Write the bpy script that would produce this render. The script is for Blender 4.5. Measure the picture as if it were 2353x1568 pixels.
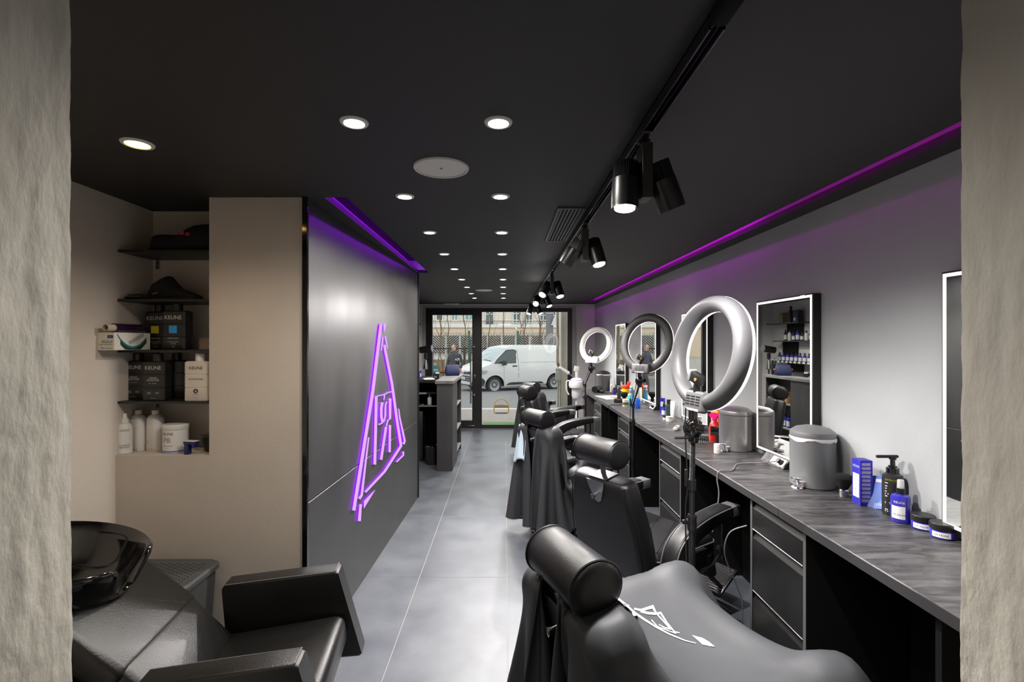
import bpy, bmesh, math, random
import numpy as np
from mathutils import Vector, Matrix, Euler
from mathutils.bvhtree import BVHTree
for o in list(bpy.data.objects): bpy.data.objects.remove(o)
S = bpy.context.scene
COL = S.collection
R = math.radians
PI = math.pi
# ------------------------------------------------------------ camera
CH = 1.61                      # eye height
FP = 1111.1                    # focal length in pixels of the 2353 px frame (17 mm)
VX, VY = 1160.0, 787.0         # vanishing point of the room's length
cam = bpy.data.objects.new('camera', bpy.data.cameras.new('camera'))
COL.objects.link(cam)
cam.location = (0, 0, CH); cam.rotation_euler = (R(90), 0, 0)
cam.data.lens = 17.0; cam.data.sensor_width = 36.0
cam.data.shift_x = (1176.5 - VX) / 2353; cam.data.shift_y = (VY - 784) / 2353
cam.data.clip_start = 0.02; cam.data.clip_end = 300
S.camera = cam
# ------------------------------------------------------------ world, exposure
w = bpy.data.worlds.new('overcast_sky'); S.world = w; w.use_nodes = True
bg = w.node_tree.nodes['Background']
bg.inputs[0].default_value = (0.93, 0.96, 1.0, 1); bg.inputs[1].default_value = 1.8
S.view_settings.view_transform = 'Standard'; S.view_settings.look = 'None'
S.view_settings.gamma = 1.0; S.view_settings.exposure = 0.0
S.view_settings.use_curve_mapping = False
E_DOWN, E_TRACK, E_WARM = 24.0, 260.0, 13.0
# ------------------------------------------------------------ room measures (metres)
H = 2.325                      # ceiling
XR = 1.68                      # right wall
XL = -1.92                     # left wall of the wash corner
XREC = -1.75                   # left wall of the reception
YF = 9.03                      # shop front
YP0, YP1 = 2.385, 5.02         # dark partition, near and far end
XP0, XP1 = -0.985, -0.900
ZC = 0.886                     # worktop height
XC = 1.195                     # worktop front edge

def P(px, py, Y): return Vector(((px - VX) / FP * Y, Y, CH - (py - VY) / FP * Y))
def FY(py, z=0.0): return (CH - z) * FP / (py - VY)
def YX(px, X): return X * FP / (px - VX)

# ------------------------------------------------------------ materials
MT = {}
def mat(name, col, rough=0.5, metal=0.0, spec=0.5, emit=None, es=0.0, bump=0.0, bscale=40.0, var=0.0, vscale=8.0,
        coat=0.0, alpha=None, stretch=None, sheen=0.0, rvar=0.0):
    if name in MT: return MT[name]
    m = bpy.data.materials.new(name); m.use_nodes = True
    nt = m.node_tree; b = nt.nodes['Principled BSDF']
    b.inputs['Base Color'].default_value = (*col, 1)
    b.inputs['Roughness'].default_value = rough; b.inputs['Metallic'].default_value = metal
    b.inputs['Specular IOR Level'].default_value = spec
    b.inputs['Coat Weight'].default_value = coat
    b.inputs['Coat Roughness'].default_value = 0.08
    if sheen: b.inputs['Sheen Weight'].default_value = sheen
    if emit is not None:
        b.inputs['Emission Color'].default_value = (*emit, 1); b.inputs['Emission Strength'].default_value = es
    if alpha is not None: b.inputs['Alpha'].default_value = alpha
    if var or bump or rvar:
        tc = nt.nodes.new('ShaderNodeTexCoord'); mp = nt.nodes.new('ShaderNodeMapping')
        nt.links.new(tc.outputs['Object'], mp.inputs[0])
        if stretch: mp.inputs['Scale'].default_value = stretch
    if var or rvar:
        n = nt.nodes.new('ShaderNodeTexNoise'); n.inputs['Scale'].default_value = vscale; n.inputs['Detail'].default_value = 6
        nt.links.new(mp.outputs[0], n.inputs[0])
    if var:
        cr = nt.nodes.new('ShaderNodeMapRange'); cr.inputs[1].default_value = 0.3; cr.inputs[2].default_value = 0.7
        cr.inputs[3].default_value = 1 - var; cr.inputs[4].default_value = 1 + var
        mx = nt.nodes.new('ShaderNodeVectorMath'); mx.operation = 'SCALE'; mx.inputs[0].default_value = col
        nt.links.new(n.outputs[0], cr.inputs[0]); nt.links.new(cr.outputs[0], mx.inputs['Scale'])
        nt.links.new(mx.outputs[0], b.inputs['Base Color'])
    if rvar:
        rr = nt.nodes.new('ShaderNodeMapRange'); rr.inputs[1].default_value = 0.3; rr.inputs[2].default_value = 0.7
        rr.inputs[3].default_value = rough - rvar; rr.inputs[4].default_value = rough + rvar
        nt.links.new(n.outputs[0], rr.inputs[0]); nt.links.new(rr.outputs[0], b.inputs['Roughness'])
    if bump:
        n2 = nt.nodes.new('ShaderNodeTexNoise'); n2.inputs['Scale'].default_value = bscale; n2.inputs['Detail'].default_value = 5
        nt.links.new(mp.outputs[0], n2.inputs[0])
        bp = nt.nodes.new('ShaderNodeBump'); bp.inputs['Strength'].default_value = bump; bp.inputs['Distance'].default_value = 0.01
        nt.links.new(n2.outputs[0], bp.inputs['Height']); nt.links.new(bp.outputs[0], b.inputs['Normal'])
    MT[name] = m
    return m
def emat(name, col, s):
    if name in MT: return MT[name]
    m = bpy.data.materials.new(name); m.use_nodes = True; nt = m.node_tree
    nt.nodes.remove(nt.nodes['Principled BSDF'])
    e = nt.nodes.new('ShaderNodeEmission'); e.inputs[0].default_value = (*col, 1); e.inputs[1].default_value = s
    nt.links.new(e.outputs[0], nt.nodes['Material Output'].inputs[0]); MT[name] = m
    return m
def glass_mat(name, tint=(0.97, 0.99, 0.98), ior=1.5):
    m = bpy.data.materials.new(name); m.use_nodes = True; nt = m.node_tree
    nt.nodes.remove(nt.nodes['Principled BSDF'])
    t = nt.nodes.new('ShaderNodeBsdfTransparent'); t.inputs[0].default_value = (*tint, 1)
    g = nt.nodes.new('ShaderNodeBsdfGlossy'); g.inputs['Roughness'].default_value = 0.0
    f = nt.nodes.new('ShaderNodeFresnel'); f.inputs[0].default_value = ior
    mx = nt.nodes.new('ShaderNodeMixShader')
    nt.links.new(f.outputs[0], mx.inputs[0]); nt.links.new(t.outputs[0], mx.inputs[1]); nt.links.new(g.outputs[0], mx.inputs[2])
    nt.links.new(mx.outputs[0], nt.nodes['Material Output'].inputs[0]); MT[name] = m
    return m

M_plaster = mat('rough_plaster', (0.60, 0.57, 0.50), 0.85, bump=0.45, bscale=38, var=0.10, vscale=7, stretch=(1, 1, 0.45))
M_beige = mat('beige_wall_paint', (0.56, 0.50, 0.44), 0.75, bump=0.12, bscale=120, var=0.04, vscale=3)
M_grey = mat('grey_wall_paint', (0.34, 0.355, 0.36), 0.55, bump=0.10, bscale=90, var=0.03, vscale=2)
M_white = mat('white_wall_paint', (0.62, 0.60, 0.60), 0.7, bump=0.06, bscale=90)
M_ceil = mat('black_ceiling_paint', (0.021, 0.020, 0.0195), 0.62, bump=0.05, bscale=60, var=0.12, vscale=1.5)
M_panel = mat('black_laminate_panel', (0.013, 0.0128, 0.013), 0.41, spec=1.0, bump=0.03, bscale=14, var=0.25, vscale=3, stretch=(1, 1, 0.3), rvar=0.05)
M_grout = mat('light_grout', (0.24, 0.23, 0.21), 0.9)
M_black = mat('black_plastic', (0.006, 0.006, 0.0065), 0.4)
M_blackm = mat('black_metal', (0.008, 0.008, 0.0085), 0.32, metal=0.0, spec=0.6)
M_gloss = mat('gloss_black', (0.004, 0.004, 0.004), 0.08, spec=0.6, coat=0.6)
M_leather = mat('black_leather', (0.0065, 0.0065, 0.0075), 0.40, spec=0.42, bump=0.08, bscale=220)
M_leather2 = mat('soft_black_leather', (0.0055, 0.0053, 0.005), 0.36, spec=0.45, bump=0.10, bscale=160)
M_pipe = mat('grey_piping', (0.10, 0.10, 0.105), 0.45)
M_chrome = mat('chrome', (0.78, 0.78, 0.80), 0.12, metal=1.0)
M_steel = mat('brushed_steel', (0.30, 0.30, 0.32), 0.34, metal=1.0)
M_alu = mat('aluminium_trim', (0.55, 0.55, 0.56), 0.35, metal=1.0)
M_slate = None
M_cab = mat('black_cabinet', (0.009, 0.009, 0.0095), 0.38, var=0.2, vscale=5, bump=0.03, bscale=50)
M_wplastic = mat('white_plastic', (0.72, 0.71, 0.69), 0.4)
M_cream = mat('cream_plastic', (0.62, 0.57, 0.51), 0.45)
M_mirror = mat('mirror_silver', (0.80, 0.82, 0.80), 0.015, metal=1.0)
M_led = emat('white_led', (1.0, 0.90, 0.88), 2.4)
M_ring = emat('ring_led', (1.0, 0.86, 0.87), 3.0)
M_downl = emat('downlight_led', (1.0, 0.93, 0.78), 40.0)
M_warml = emat('warm_downlight_led', (1.0, 0.50, 0.16), 16.0)
M_trackl = emat('track_led', (1.0, 0.94, 0.95), 40.0)
M_violet = emat('violet_led', (0.30, 0.0, 0.85), 26.0)
M_magenta = emat('magenta_led', (0.62, 0.0, 0.75), 20.0)
M_neon = emat('neon_front', (0.74, 0.40, 1.0), 1.1)
M_neonb = emat('neon_back', (0.34, 0.0, 1.0), 5.5)
M_glass = glass_mat('clear_glass')
M_printw = mat('white_print', (0.62, 0.62, 0.62), 0.6)
M_printk = mat('black_print', (0.03, 0.03, 0.03), 0.5)
M_blue = mat('deep_blue_plastic', (0.03, 0.025, 0.32), 0.18, coat=0.4)
M_cape = mat('charcoal_nylon', (0.034, 0.036, 0.040), 0.55, spec=0.35, bump=0.03, bscale=300)

def slate_mat():
    m = bpy.data.materials.new('dark_slate_laminate'); m.use_nodes = True; nt = m.node_tree; b = nt.nodes['Principled BSDF']
    tc = nt.nodes.new('ShaderNodeTexCoord'); mp = nt.nodes.new('ShaderNodeMapping')
    mp.inputs['Rotation'].default_value = (0, 0, -0.75); mp.inputs['Scale'].default_value = (1.5, 7.0, 1)
    nt.links.new(tc.outputs['Object'], mp.inputs[0])
    n = nt.nodes.new('ShaderNodeTexNoise'); n.inputs['Scale'].default_value = 3.0; n.inputs['Detail'].default_value = 9
    n.inputs['Roughness'].default_value = 0.65; n.inputs['Distortion'].default_value = 1.2
    nt.links.new(mp.outputs[0], n.inputs[0])
    cr = nt.nodes.new('ShaderNodeValToRGB')
    cr.color_ramp.elements[0].position = 0.40; cr.color_ramp.elements[0].color = (0.022, 0.022, 0.024, 1)
    cr.color_ramp.elements[1].position = 0.74; cr.color_ramp.elements[1].color = (0.125, 0.12, 0.12, 1)
    nt.links.new(n.outputs[0], cr.inputs[0]); nt.links.new(cr.outputs[0], b.inputs['Base Color'])
    b.inputs['Roughness'].default_value = 0.40
    bp = nt.nodes.new('ShaderNodeBump'); bp.inputs['Strength'].default_value = 0.25; bp.inputs['Distance'].default_value = 0.004
    nt.links.new(n.outputs[0], bp.inputs['Height']); nt.links.new(bp.outputs[0], b.inputs['Normal'])
    return m
M_slate = slate_mat()
def tile_mat():
    m = bpy.data.materials.new('grey_stone_tile'); m.use_nodes = True; nt = m.node_tree; b = nt.nodes['Principled BSDF']
    tc = nt.nodes.new('ShaderNodeNewGeometry')
    n = nt.nodes.new('ShaderNodeTexNoise'); n.inputs['Scale'].default_value = 3.2; n.inputs['Detail'].default_value = 8
    n.inputs['Roughness'].default_value = 0.6
    nt.links.new(tc.outputs['Position'], n.inputs[0])
    cr = nt.nodes.new('ShaderNodeValToRGB')
    cr.color_ramp.elements[0].position = 0.30; cr.color_ramp.elements[0].color = (0.048, 0.054, 0.067, 1)
    cr.color_ramp.elements[1].position = 0.75; cr.color_ramp.elements[1].color = (0.098, 0.106, 0.122, 1)
    nt.links.new(n.outputs[0], cr.inputs[0]); nt.links.new(cr.outputs[0], b.inputs['Base Color'])
    rr = nt.nodes.new('ShaderNodeMapRange'); rr.inputs[3].default_value = 0.30; rr.inputs[4].default_value = 0.48
    nt.links.new(n.outputs[0], rr.inputs[0]); nt.links.new(rr.outputs[0], b.inputs['Roughness'])
    return m
M_tile = tile_mat()

# ------------------------------------------------------------ mesh helpers
class G:
    def __init__(s): s.bm = bmesh.new()
    def _fin(s, vs, M):
        if M is not None: bmesh.ops.transform(s.bm, matrix=M, verts=vs)
        return s
    def box(s, c, size, r=0.0, seg=2, rot=None, M=None):
        vs = bmesh.ops.create_cube(s.bm, size=1.0)['verts']
        bmesh.ops.scale(s.bm, vec=Vector(size), verts=vs)
        if r > 0:
            es = list({e for v in vs for e in v.link_edges})
            q = bmesh.ops.bevel(s.bm, geom=es, offset=min(r, min(size) * 0.49), segments=seg, affect='EDGES', profile=0.5)
            vs = list({v for f in q['faces'] for v in f.verts} | {v for v in vs if v.is_valid})
        m = Matrix.Translation(Vector(c))
        if rot is not None: m = m @ (rot.to_4x4() if not isinstance(rot, tuple) else Euler(rot).to_matrix().to_4x4())
        if M is not None: m = M @ m
        return s._fin(vs, m)
    def rings(s, rings, closed=True, cap0=True, cap1=True, loop=False, M=None):
        rows = [[s.bm.verts.new(p) for p in ring] for ring in rings]
        n = len(rows[0]); k = len(rows)
        for i in range(k if loop else k - 1):
            a, b = rows[i], rows[(i + 1) % k]
            for j in range(n if closed else n - 1):
                try: s.bm.faces.new((a[j], a[(j + 1) % n], b[(j + 1) % n], b[j]))
                except ValueError: pass
        if closed and not loop:
            if cap0:
                try: s.bm.faces.new(list(reversed(rows[0])))
                except ValueError: pass
            if cap1:
                try: s.bm.faces.new(rows[-1])
                except ValueError: pass
        return s._fin([v for r_ in rows for v in r_], M)
    def cyl(s, p0, p1, r0, r1=None, n=20, cap=True, M=None):
        p0, p1 = Vector(p0), Vector(p1); r1 = r0 if r1 is None else r1
        q = (p1 - p0).normalized().to_track_quat('Z', 'Y')
        rg = [[p + q @ Vector((math.cos(a) * r, math.sin(a) * r, 0)) for a in (2 * PI * i / n for i in range(n))] for p, r in ((p0, r0), (p1, r1))]
        return s.rings(rg, cap0=cap, cap1=cap, M=M)
    def lathe(s, prof, c=(0, 0, 0), n=28, M=None, sx=1.0, sy=1.0):
        c = Vector(c)
        rg = [[c + Vector((math.cos(2 * PI * i / n) * max(r, 1e-4) * sx, math.sin(2 * PI * i / n) * max(r, 1e-4) * sy, z)) for i in range(n)] for r, z in prof]
        return s.rings(rg, M=M)
    def tube(s, pts, r, n=8, closed=False, M=None, r2=None):
        pts = [Vector(p) for p in pts]; k = len(pts); rg = []; up = None
        for i, p in enumerate(pts):
            if closed: t = (pts[(i + 1) % k] - pts[i - 1]).normalized()
            else: t = (pts[min(i + 1, k - 1)] - pts[max(i - 1, 0)]).normalized()
            if up is None: up = t.orthogonal().normalized()
            else: up = (up - t * up.dot(t)); up = up.normalized() if up.length > 1e-5 else t.orthogonal().normalized()
            sd = t.cross(up)
            rr = r if r2 is None else r + (r2 - r) * i / max(1, k - 1)
            rg.append([p + (up * math.cos(2 * PI * j / n) + sd * math.sin(2 * PI * j / n)) * rr for j in range(n)])
        return s.rings(rg, loop=closed, M=M)
    def prism(s, poly, d0, d1, M=None):
        # polygon in local xy, extruded along z from d0 to d1
        a = [s.bm.verts.new((x, y, d0)) for x, y in poly]; b = [s.bm.verts.new((x, y, d1)) for x, y in poly]
        n = len(poly)
        s.bm.faces.new(list(reversed(a))); s.bm.faces.new(b)
        for i in range(n): s.bm.faces.new((a[i], a[(i + 1) % n], b[(i + 1) % n], b[i]))
        return s._fin(a + b, M)
    def quad(s, pts):
        s.bm.faces.new([s.bm.verts.new(p) for p in pts]); return s
    def grid(s, fn, nu, nv, M=None):
        rg = [[Vector(fn(i / (nu - 1), j / (nv - 1))) for i in range(nu)] for j in range(nv)]
        return s.rings(rg, closed=False, M=M)
    def build(s, name, m, parent=None, ang=35, loc=None, rot=None, fixn=True):
        if fixn: bmesh.ops.recalc_face_normals(s.bm, faces=s.bm.faces)
        me = bpy.data.meshes.new(name); s.bm.to_mesh(me); s.bm.free()
        me.materials.append(m)
        if ang:
            me.shade_smooth(); me.set_sharp_from_angle(angle=R(ang))
        o = bpy.data.objects.new(name, me); COL.objects.link(o)
        if parent is not None: o.parent = parent
        if loc is not None: o.location = loc
        if rot is not None: o.rotation_euler = rot
        return o
def tag(o, label=None, cat=None, group=None, kind=None):
    if label: o['label'] = label
    if cat: o['category'] = cat
    if group: o['group'] = group
    if kind: o['kind'] = kind
    return o
def thing(name, label, cat, loc=(0, 0, 0), rz=0.0, group=None, rot=None):
    o = bpy.data.objects.new(name, None); COL.objects.link(o); o.empty_display_size = 0.1
    o.location = loc; o.rotation_euler = rot if rot else (0, 0, rz)
    return tag(o, label, cat, group)
def struct(o, label=None, cat=None): return tag(o, label, cat, kind='structure')
def emptystruct(name, label, cat):
    o = bpy.data.objects.new(name, None); COL.objects.link(o); return tag(o, label, cat, kind='structure')
def copy_tree(o, parent=None):
    c = o.copy(); COL.objects.link(c); c.parent = parent
    for ch in list(o.children): copy_tree(ch, c)
    return c
def rrect(hw, hh, r, n=4):
    # rounded rectangle outline in 2d
    out = []
    for cx, cy, a0 in ((hw - r, hh - r, 0), (-hw + r, hh - r, 90), (-hw + r, -hh + r, 180), (hw - r, -hh + r, 270)):
        for i in range(n + 1):
            a = R(a0 + 90 * i / n); out.append((cx + r * math.cos(a), cy + r * math.sin(a)))
    return out
def smooth_path(pts, n=6):
    pts = [Vector(p) for p in pts]; out = []
    for i in range(len(pts) - 1):
        p0 = pts[max(i - 1, 0)]; p1 = pts[i]; p2 = pts[i + 1]; p3 = pts[min(i + 2, len(pts) - 1)]
        for j in range(n):
            t = j / n
            out.append(0.5 * ((2 * p1) + (p2 - p0) * t + (2 * p0 - 5 * p1 + 4 * p2 - p3) * t * t + (3 * p1 - p0 - 3 * p2 + p3) * t ** 3))
    out.append(pts[-1]); return out
# ------------------------------------------------------------ lettering (one pass over all strings)
TXT = {}
def make_texts(strings):
    tmp = []
    for s_ in strings:
        cu = bpy.data.curves.new('t', 'FONT'); cu.body = s_; cu.size = 1.0; cu.align_x = 'CENTER'; cu.align_y = 'CENTER'
        cu.resolution_u = 3; cu.extrude = 0.0
        o = bpy.data.objects.new('t', cu); COL.objects.link(o); tmp.append((s_, o, cu))
    dg = bpy.context.evaluated_depsgraph_get()
    for s_, o, cu in tmp:
        me = bpy.data.meshes.new_from_object(o.evaluated_get(dg))
        TXT[s_] = ([tuple(v.co) for v in me.vertices], [tuple(p.vertices) for p in me.polygons])
        bpy.data.meshes.remove(me)
    for s_, o, cu in tmp:
        bpy.data.objects.remove(o); bpy.data.curves.remove(cu)
def text(s_, size, m, parent, at=(0, 0, 0), wrap=None, rz=0.0, wide=1.0, flat=False, rotlocal=0.0, name='lettering'):
    # faces local -Y; wrap = radius of a vertical cylinder the letters follow (centre at the local origin axis)
    vs, fs = TXT[s_]; out = []
    ca, sa = math.cos(rotlocal), math.sin(rotlocal)
    for x, y, z in vs:
        x, y = x * size * wide, y * size
        x, y = x * ca - y * sa, x * sa + y * ca
        if flat: out.append((at[0] + x, at[1] + y, at[2])); continue
        if wrap:
            a = x / wrap + rz
            out.append((math.sin(a) * wrap, -math.cos(a) * wrap, at[2] + y))
        else: out.append((at[0] + x, at[1], at[2] + y))
    me = bpy.data.meshes.new(name); me.from_pydata(out, [], fs); me.materials.append(m)
    o = bpy.data.objects.new(name, me); COL.objects.link(o); o.parent = parent
    return o
make_texts(['KEUNE', 'CREAM', 'DEVELOPER', '6% · 20 VOL', '9% · 30 VOL', 'TINTA', 'COLOR', 'SO PURE', 'ACTIVATOR', 'Alufoil', 'Papier aluminium',
            '200 m x 29 cm', 'PB', 'ULTIMATE', 'BLONDE', 'POWER BLONDE', 'VC-023-FD', '1922', '1922 BY J.M. KEUNE', 'J.M. KEUNE', 'JVTN', 'CARE', 'aro',
            'AFTER COLOR', '3', 'SATIN OIL', 'CE'])
# ============================================================ SETTING
from mathutils import noise as mnoise
def sbox(name, m, boxes, r=0.0, label=None, parent=None):
    g = G()
    for (x0, x1, y0, y1, z0, z1) in boxes:
        g.box(((x0 + x1) / 2, (y0 + y1) / 2, (z0 + z1) / 2), (x1 - x0, y1 - y0, z1 - z0), r)
    o = g.build(name, m, parent, ang=30)
    if parent is None: struct(o, label)
    return o
# floor: light grout bed with separate stone tiles
floor = sbox('floor', M_grout, [(-2.0, 1.75, -2.1, YF + 0.1, -0.08, -0.002)], label='grey stone tile floor with light joints')
TW, TD = 0.6, 1.193
tg = G().box((0, 0, -0.004), (TW - 0.004, TD - 0.004, 0.008), 0.0012, 1)
tile0 = tg.build('tile', M_tile, floor, ang=30)
first = True
for i in range(-4, 3):
    for j in range(-5, 5):
        x0 = 0.015 + i * TW; y0 = 3.312 + j * TD
        xa, xb = max(x0, -1.99), min(x0 + TW, 1.74); ya, yb = max(y0, -2.0), min(y0 + TD, YF - 0.01)
        if xb - xa < 0.03 or yb - ya < 0.03: continue
        if first: o = tile0; first = False
        else:
            o = tile0.copy(); COL.objects.link(o)
        o.location = ((xa + xb) / 2, (ya + yb) / 2, 0); o.scale = ((xb - xa) / TW, (yb - ya) / TD, 1)
# ceiling with two light slots
SL0, SL1, SLY0, SLY1 = -0.89, -0.78, YP0, 4.97
SR0, SR1 = 1.475, 1.57
T0, T1 = H, H + 0.03
ceiling = sbox('ceiling', M_ceil, [
    (SL1, SR0, -2.1, YF + 0.1, T0, T1), (XL - 0.1, SL0, -2.1, YF + 0.1, T0, T1),
    (SL0, SL1, -2.1, SLY0, T0, T1), (SL0, SL1, SLY1, YF + 0.1, T0, T1),
    (SR0, SR1, -2.1, 0.84, T0, T1), (SR0, SR1, 8.9, YF + 0.1, T0, T1), (SR1, XR + 0.1, -2.1, YF + 0.1, T0, T1),
    (XL - 0.2, XR + 0.2, -2.2, YF + 0.2, H + 0.125, H + 0.2)], label='matt black ceiling with two lit slots')
trimL = sbox('trim_1', mat('slot_lining', (0.55, 0.55, 0.56), 0.7), [(SL1, SL1 + 0.02, SLY0, SLY1, T1, H + 0.125), (-1.02, -0.99, SLY0, SLY1, T1, H + 0.125),
    (-1.02, SL1, SLY0 - 0.02, SLY0, T1, H + 0.125), (-1.02, SL1, SLY1, SLY1 + 0.02, T1, H + 0.125)], label='lining of the ceiling slot beside the dark partition')
trimR = sbox('trim_2', MT['slot_lining'], [(SR0 - 0.02, SR0, 0.84, 8.9, T1, H + 0.125), (SR1 + 0.06, SR1 + 0.08, 0.84, 8.9, T1, H + 0.125)], label='lining of the ceiling slot along the grey wall')
t = thing('led_strip', 'violet light strip hidden in the ceiling slot beside the partition', 'light', (SL1 - 0.004, 0, H + 0.085))
G().box((0, (SLY0 + SLY1) / 2, 0), (0.006, SLY1 - SLY0 - 0.06, 0.014)).build('diode_tape', M_violet, t)
t = thing('led_strip', 'magenta light strip hidden in the long slot along the grey wall', 'light', (SR0 + 0.004, 0, H + 0.085))
G().box((0, 1.95, 0), (0.006, 2.1, 0.012)).build('diode_tape', emat('magenta_led_dim', (0.62, 0.0, 0.62), 7.0), t)
G().box((0, 5.95, 0), (0.006, 5.8, 0.012)).build('diode_tape', M_magenta, t)
# side walls
struct(sbox('wall_right', M_grey, [(XR, XR + 0.1, 0.6, YF + 0.1, 0, H + 0.2)]), 'grey painted wall behind the mirrors')
struct(sbox('wall_left', M_beige, [(XL - 0.1, XL, 0.6, 2.8, 0, H + 0.2)]), 'pale painted side wall of the wash corner')
wn = sbox('wall_niche', M_beige, [(XL, -1.458, YP0, 2.64, 0, 1.052), (-1.458, XP0 - 0.012, YP0, 2.64, 0, H + 0.1), (XL, XP0 - 0.02, 2.64, 2.74, 0, H + 0.1)],
          label='beige wall with an open shelf niche')
struct(sbox('wall_reception', M_white, [(XREC - 0.1, XREC, 2.76, YF + 0.1, 0, H + 0.2)]), 'pale wall behind the reception')
struct(sbox('wall_back', M_white, [(XL - 0.1, XR + 0.1, -2.2, -2.1, 0, H + 0.2), (-1.72, -1.62, -2.1, 0.55, 0, H), (1.62, 1.72, -2.1, 0.55, 0, H)]), 'pale walls of the back room')
XDL, XDR = -1.479, 1.26
ZDT = 2.252
wf = sbox('wall_front', M_white, [(XREC, XDL, YF, YF + 0.14, 0, H + 0.1), (XDR, XR, YF, YF + 0.14, 0, H + 0.1), (XDL, XDR, YF, YF + 0.14, ZDT, H + 0.1)], label='white wall around the glazed shop front')
sbox('reveal_trim', mat('grey_reveal', (0.34, 0.34, 0.34), 0.5), [(XDR, XDR + 0.07, YF - 0.012, YF, 0, ZDT + 0.035), (XDL - 0.05, XDL, YF - 0.012, YF, 0, ZDT + 0.035), (XDL, XDR, YF - 0.012, YF, ZDT, ZDT + 0.035)], parent=wf)
# dark partition: two laminate boards with a joint
part = emptystruct('wall_partition', 'black laminate partition carrying the neon sign', None)
part.location = (XP0, YP0, 0)
PA = math.atan2(YP1 - YP0, XP1 - XP0); part.rotation_euler = (0, 0, PA); PL = math.hypot(YP1 - YP0, XP1 - XP0)
G().box((PL / 2, 0.075, H / 2), (PL - 0.02, 0.10, H), 0).build('core', M_black, part)
G().box((PL / 2 + 0.01, 0.011, 0.807 / 2 - 0.001), (PL - 0.02, 0.022, 0.805), 0.0015, 1).build('panel', M_panel, part)
G().box((PL / 2 + 0.01, 0.011, (0.809 + H) / 2), (PL - 0.02, 0.022, H - 0.811), 0.0015, 1).build('panel', M_panel, part)
G().box((-0.006, -0.004, H / 2), (0.020, 0.026, H), 0.002, 1).build('edge_trim', M_gloss, part)
G().box((PL - 0.004, 0.06, H / 2), (0.012, 0.14, H), 0.002, 1).build('edge_trim', M_black, part)
# rough plaster jambs of the opening the photograph is taken through
def jamb(name, xo, xi, label):
    sgn = 1 if xi > xo else -1
    path = []
    for k in range(5): path.append((xo + (xi - xo) * k / 5, 0.55, (0, -1)))
    for k in range(33): path.append((xi, 0.55 + 0.28 * k / 32, (sgn, 0)))
    for k in range(1, 6): path.append((xi - (xi - xo) * k / 5, 0.83, (0, 1)))
    nz = 260; g = G(); rows = []
    for j in range(nz + 1):
        z = H * j / nz; row = []
        for (x, y, n) in path:
            v = Vector((x * 7, y * 22, z * 3.0)); d = mnoise.fractal(v, 0.9, 2.1, 4) * 0.0035
            d += max(0, mnoise.noise(Vector((x * 3 + 9, y * 13, z * 1.1)))) * 0.006
            d += mnoise.noise(Vector((x * 60, y * 90, z * 60))) * 0.0012
            row.append((x + n[0] * d, y + n[1] * d * (0 if n[0] else 1) + (mnoise.noise(Vector((z * 14, x, 3))) * 0.004 if abs(y - 0.83) < 1e-6 and x == xi else 0), z))
        rows.append(row)
    g.rings(rows, closed=False)
    o = g.build(name, M_plaster, ang=60); struct(o, label); return o
jamb('wall_near_left', XL - 0.1, -0.745, 'rough troweled plaster jamb at the left picture edge')
jamb('wall_near_right', XR + 0.1, 0.786, 'rough troweled plaster jamb at the right picture edge')
# glazed shop front
door = emptystruct('door_1', 'black framed glass entrance door', None); door.location = (0, YF + 0.05, 0)
XG0, XG1, XG2, XG3 = -1.357, -0.61, -0.431, 1.178
def fr(parent, x0, x1, z0, z1, gx0, gx1, gz0, gz1, dep=0.07):
    g = G()
    for (a, b, c, d) in ((x0, gx0, z0, z1), (gx1, x1, z0, z1), (gx0, gx1, z0, gz0), (gx0, gx1, gz1, z1)):
        g.box(((a + b) / 2, 0, (c + d) / 2), (b - a, dep, d - c), 0.003, 1)
    return g.build('frame', M_blackm, parent)
fr(door, XDL, -0.449, 0.0, ZDT, XG0, XG1, 0.147, 2.122)
G().box(((XG0 + XG1) / 2, 0, (0.147 + 2.122) / 2), (XG1 - XG0, 0.012, 1.975)).build('pane', M_glass, door)
hx = -0.635
h = G(); h.cyl((hx, -0.085, 0.47), (hx, -0.085, 1.67), 0.014)
h = h.build('handle', M_steel, door)
for z in (0.63, 1.53): G().cyl((hx, -0.09, z), (-0.57, -0.045, z), 0.011).lathe([(0, 0), (0.022, 0.004), (0.028, 0.02), (0.02, 0.034), (0, 0.036)], M=Matrix.Translation((-0.575, -0.035, z)) @ Matrix.Rotation(R(90), 4, 'X')).build('handle_mount', M_chrome, h)
G().box((-0.56, -0.04, 0.975), (0.022, 0.012, 0.06), 0.004).cyl((-0.56, -0.06, 0.98), (-0.56, -0.04, 0.98), 0.009).build('lock_cylinder', M_chrome, door)
G().box((-0.62, -0.045, 0.05), (0.12, 0.02, 0.012), 0.003).build('threshold_plate', M_steel, door)
win = emptystruct('window_1', 'large fixed shop window in a black frame', None); win.location = (0, YF + 0.05, 0)
fr(win, -0.449, XDR, 0.0, ZDT, XG2, XG3, 0.066, 2.179)
G().box(((XG2 + XG3) / 2, 0, (0.066 + 2.179) / 2), (XG3 - XG2, 0.012, 2.113)).build('pane', M_glass, win)
# leaflet sticker on the door glass
t = thing('door_sticker', 'small teal card sticker on the entrance door glass', 'sticker', ((1000 - VX) / FP * 9.0, YF + 0.043, 1.10))
G().box((0, 0, 0), (0.09, 0.002, 0.14)).build('card', mat('teal_print', (0.05, 0.30, 0.33), 0.5), t)
G().box((-0.02, -0.0015, -0.01), (0.035, 0.001, 0.035)).box((0.022, -0.0015, -0.01), (0.035, 0.001, 0.035)).build('print', mat('pale_blue_print', (0.45, 0.65, 0.72), 0.5), t)
G().box((-0.01, 0, 0.10), (0.07, 0.002, 0.05)).build('upper_card', mat('pale_teal', (0.42, 0.55, 0.52), 0.5), t)

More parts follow.
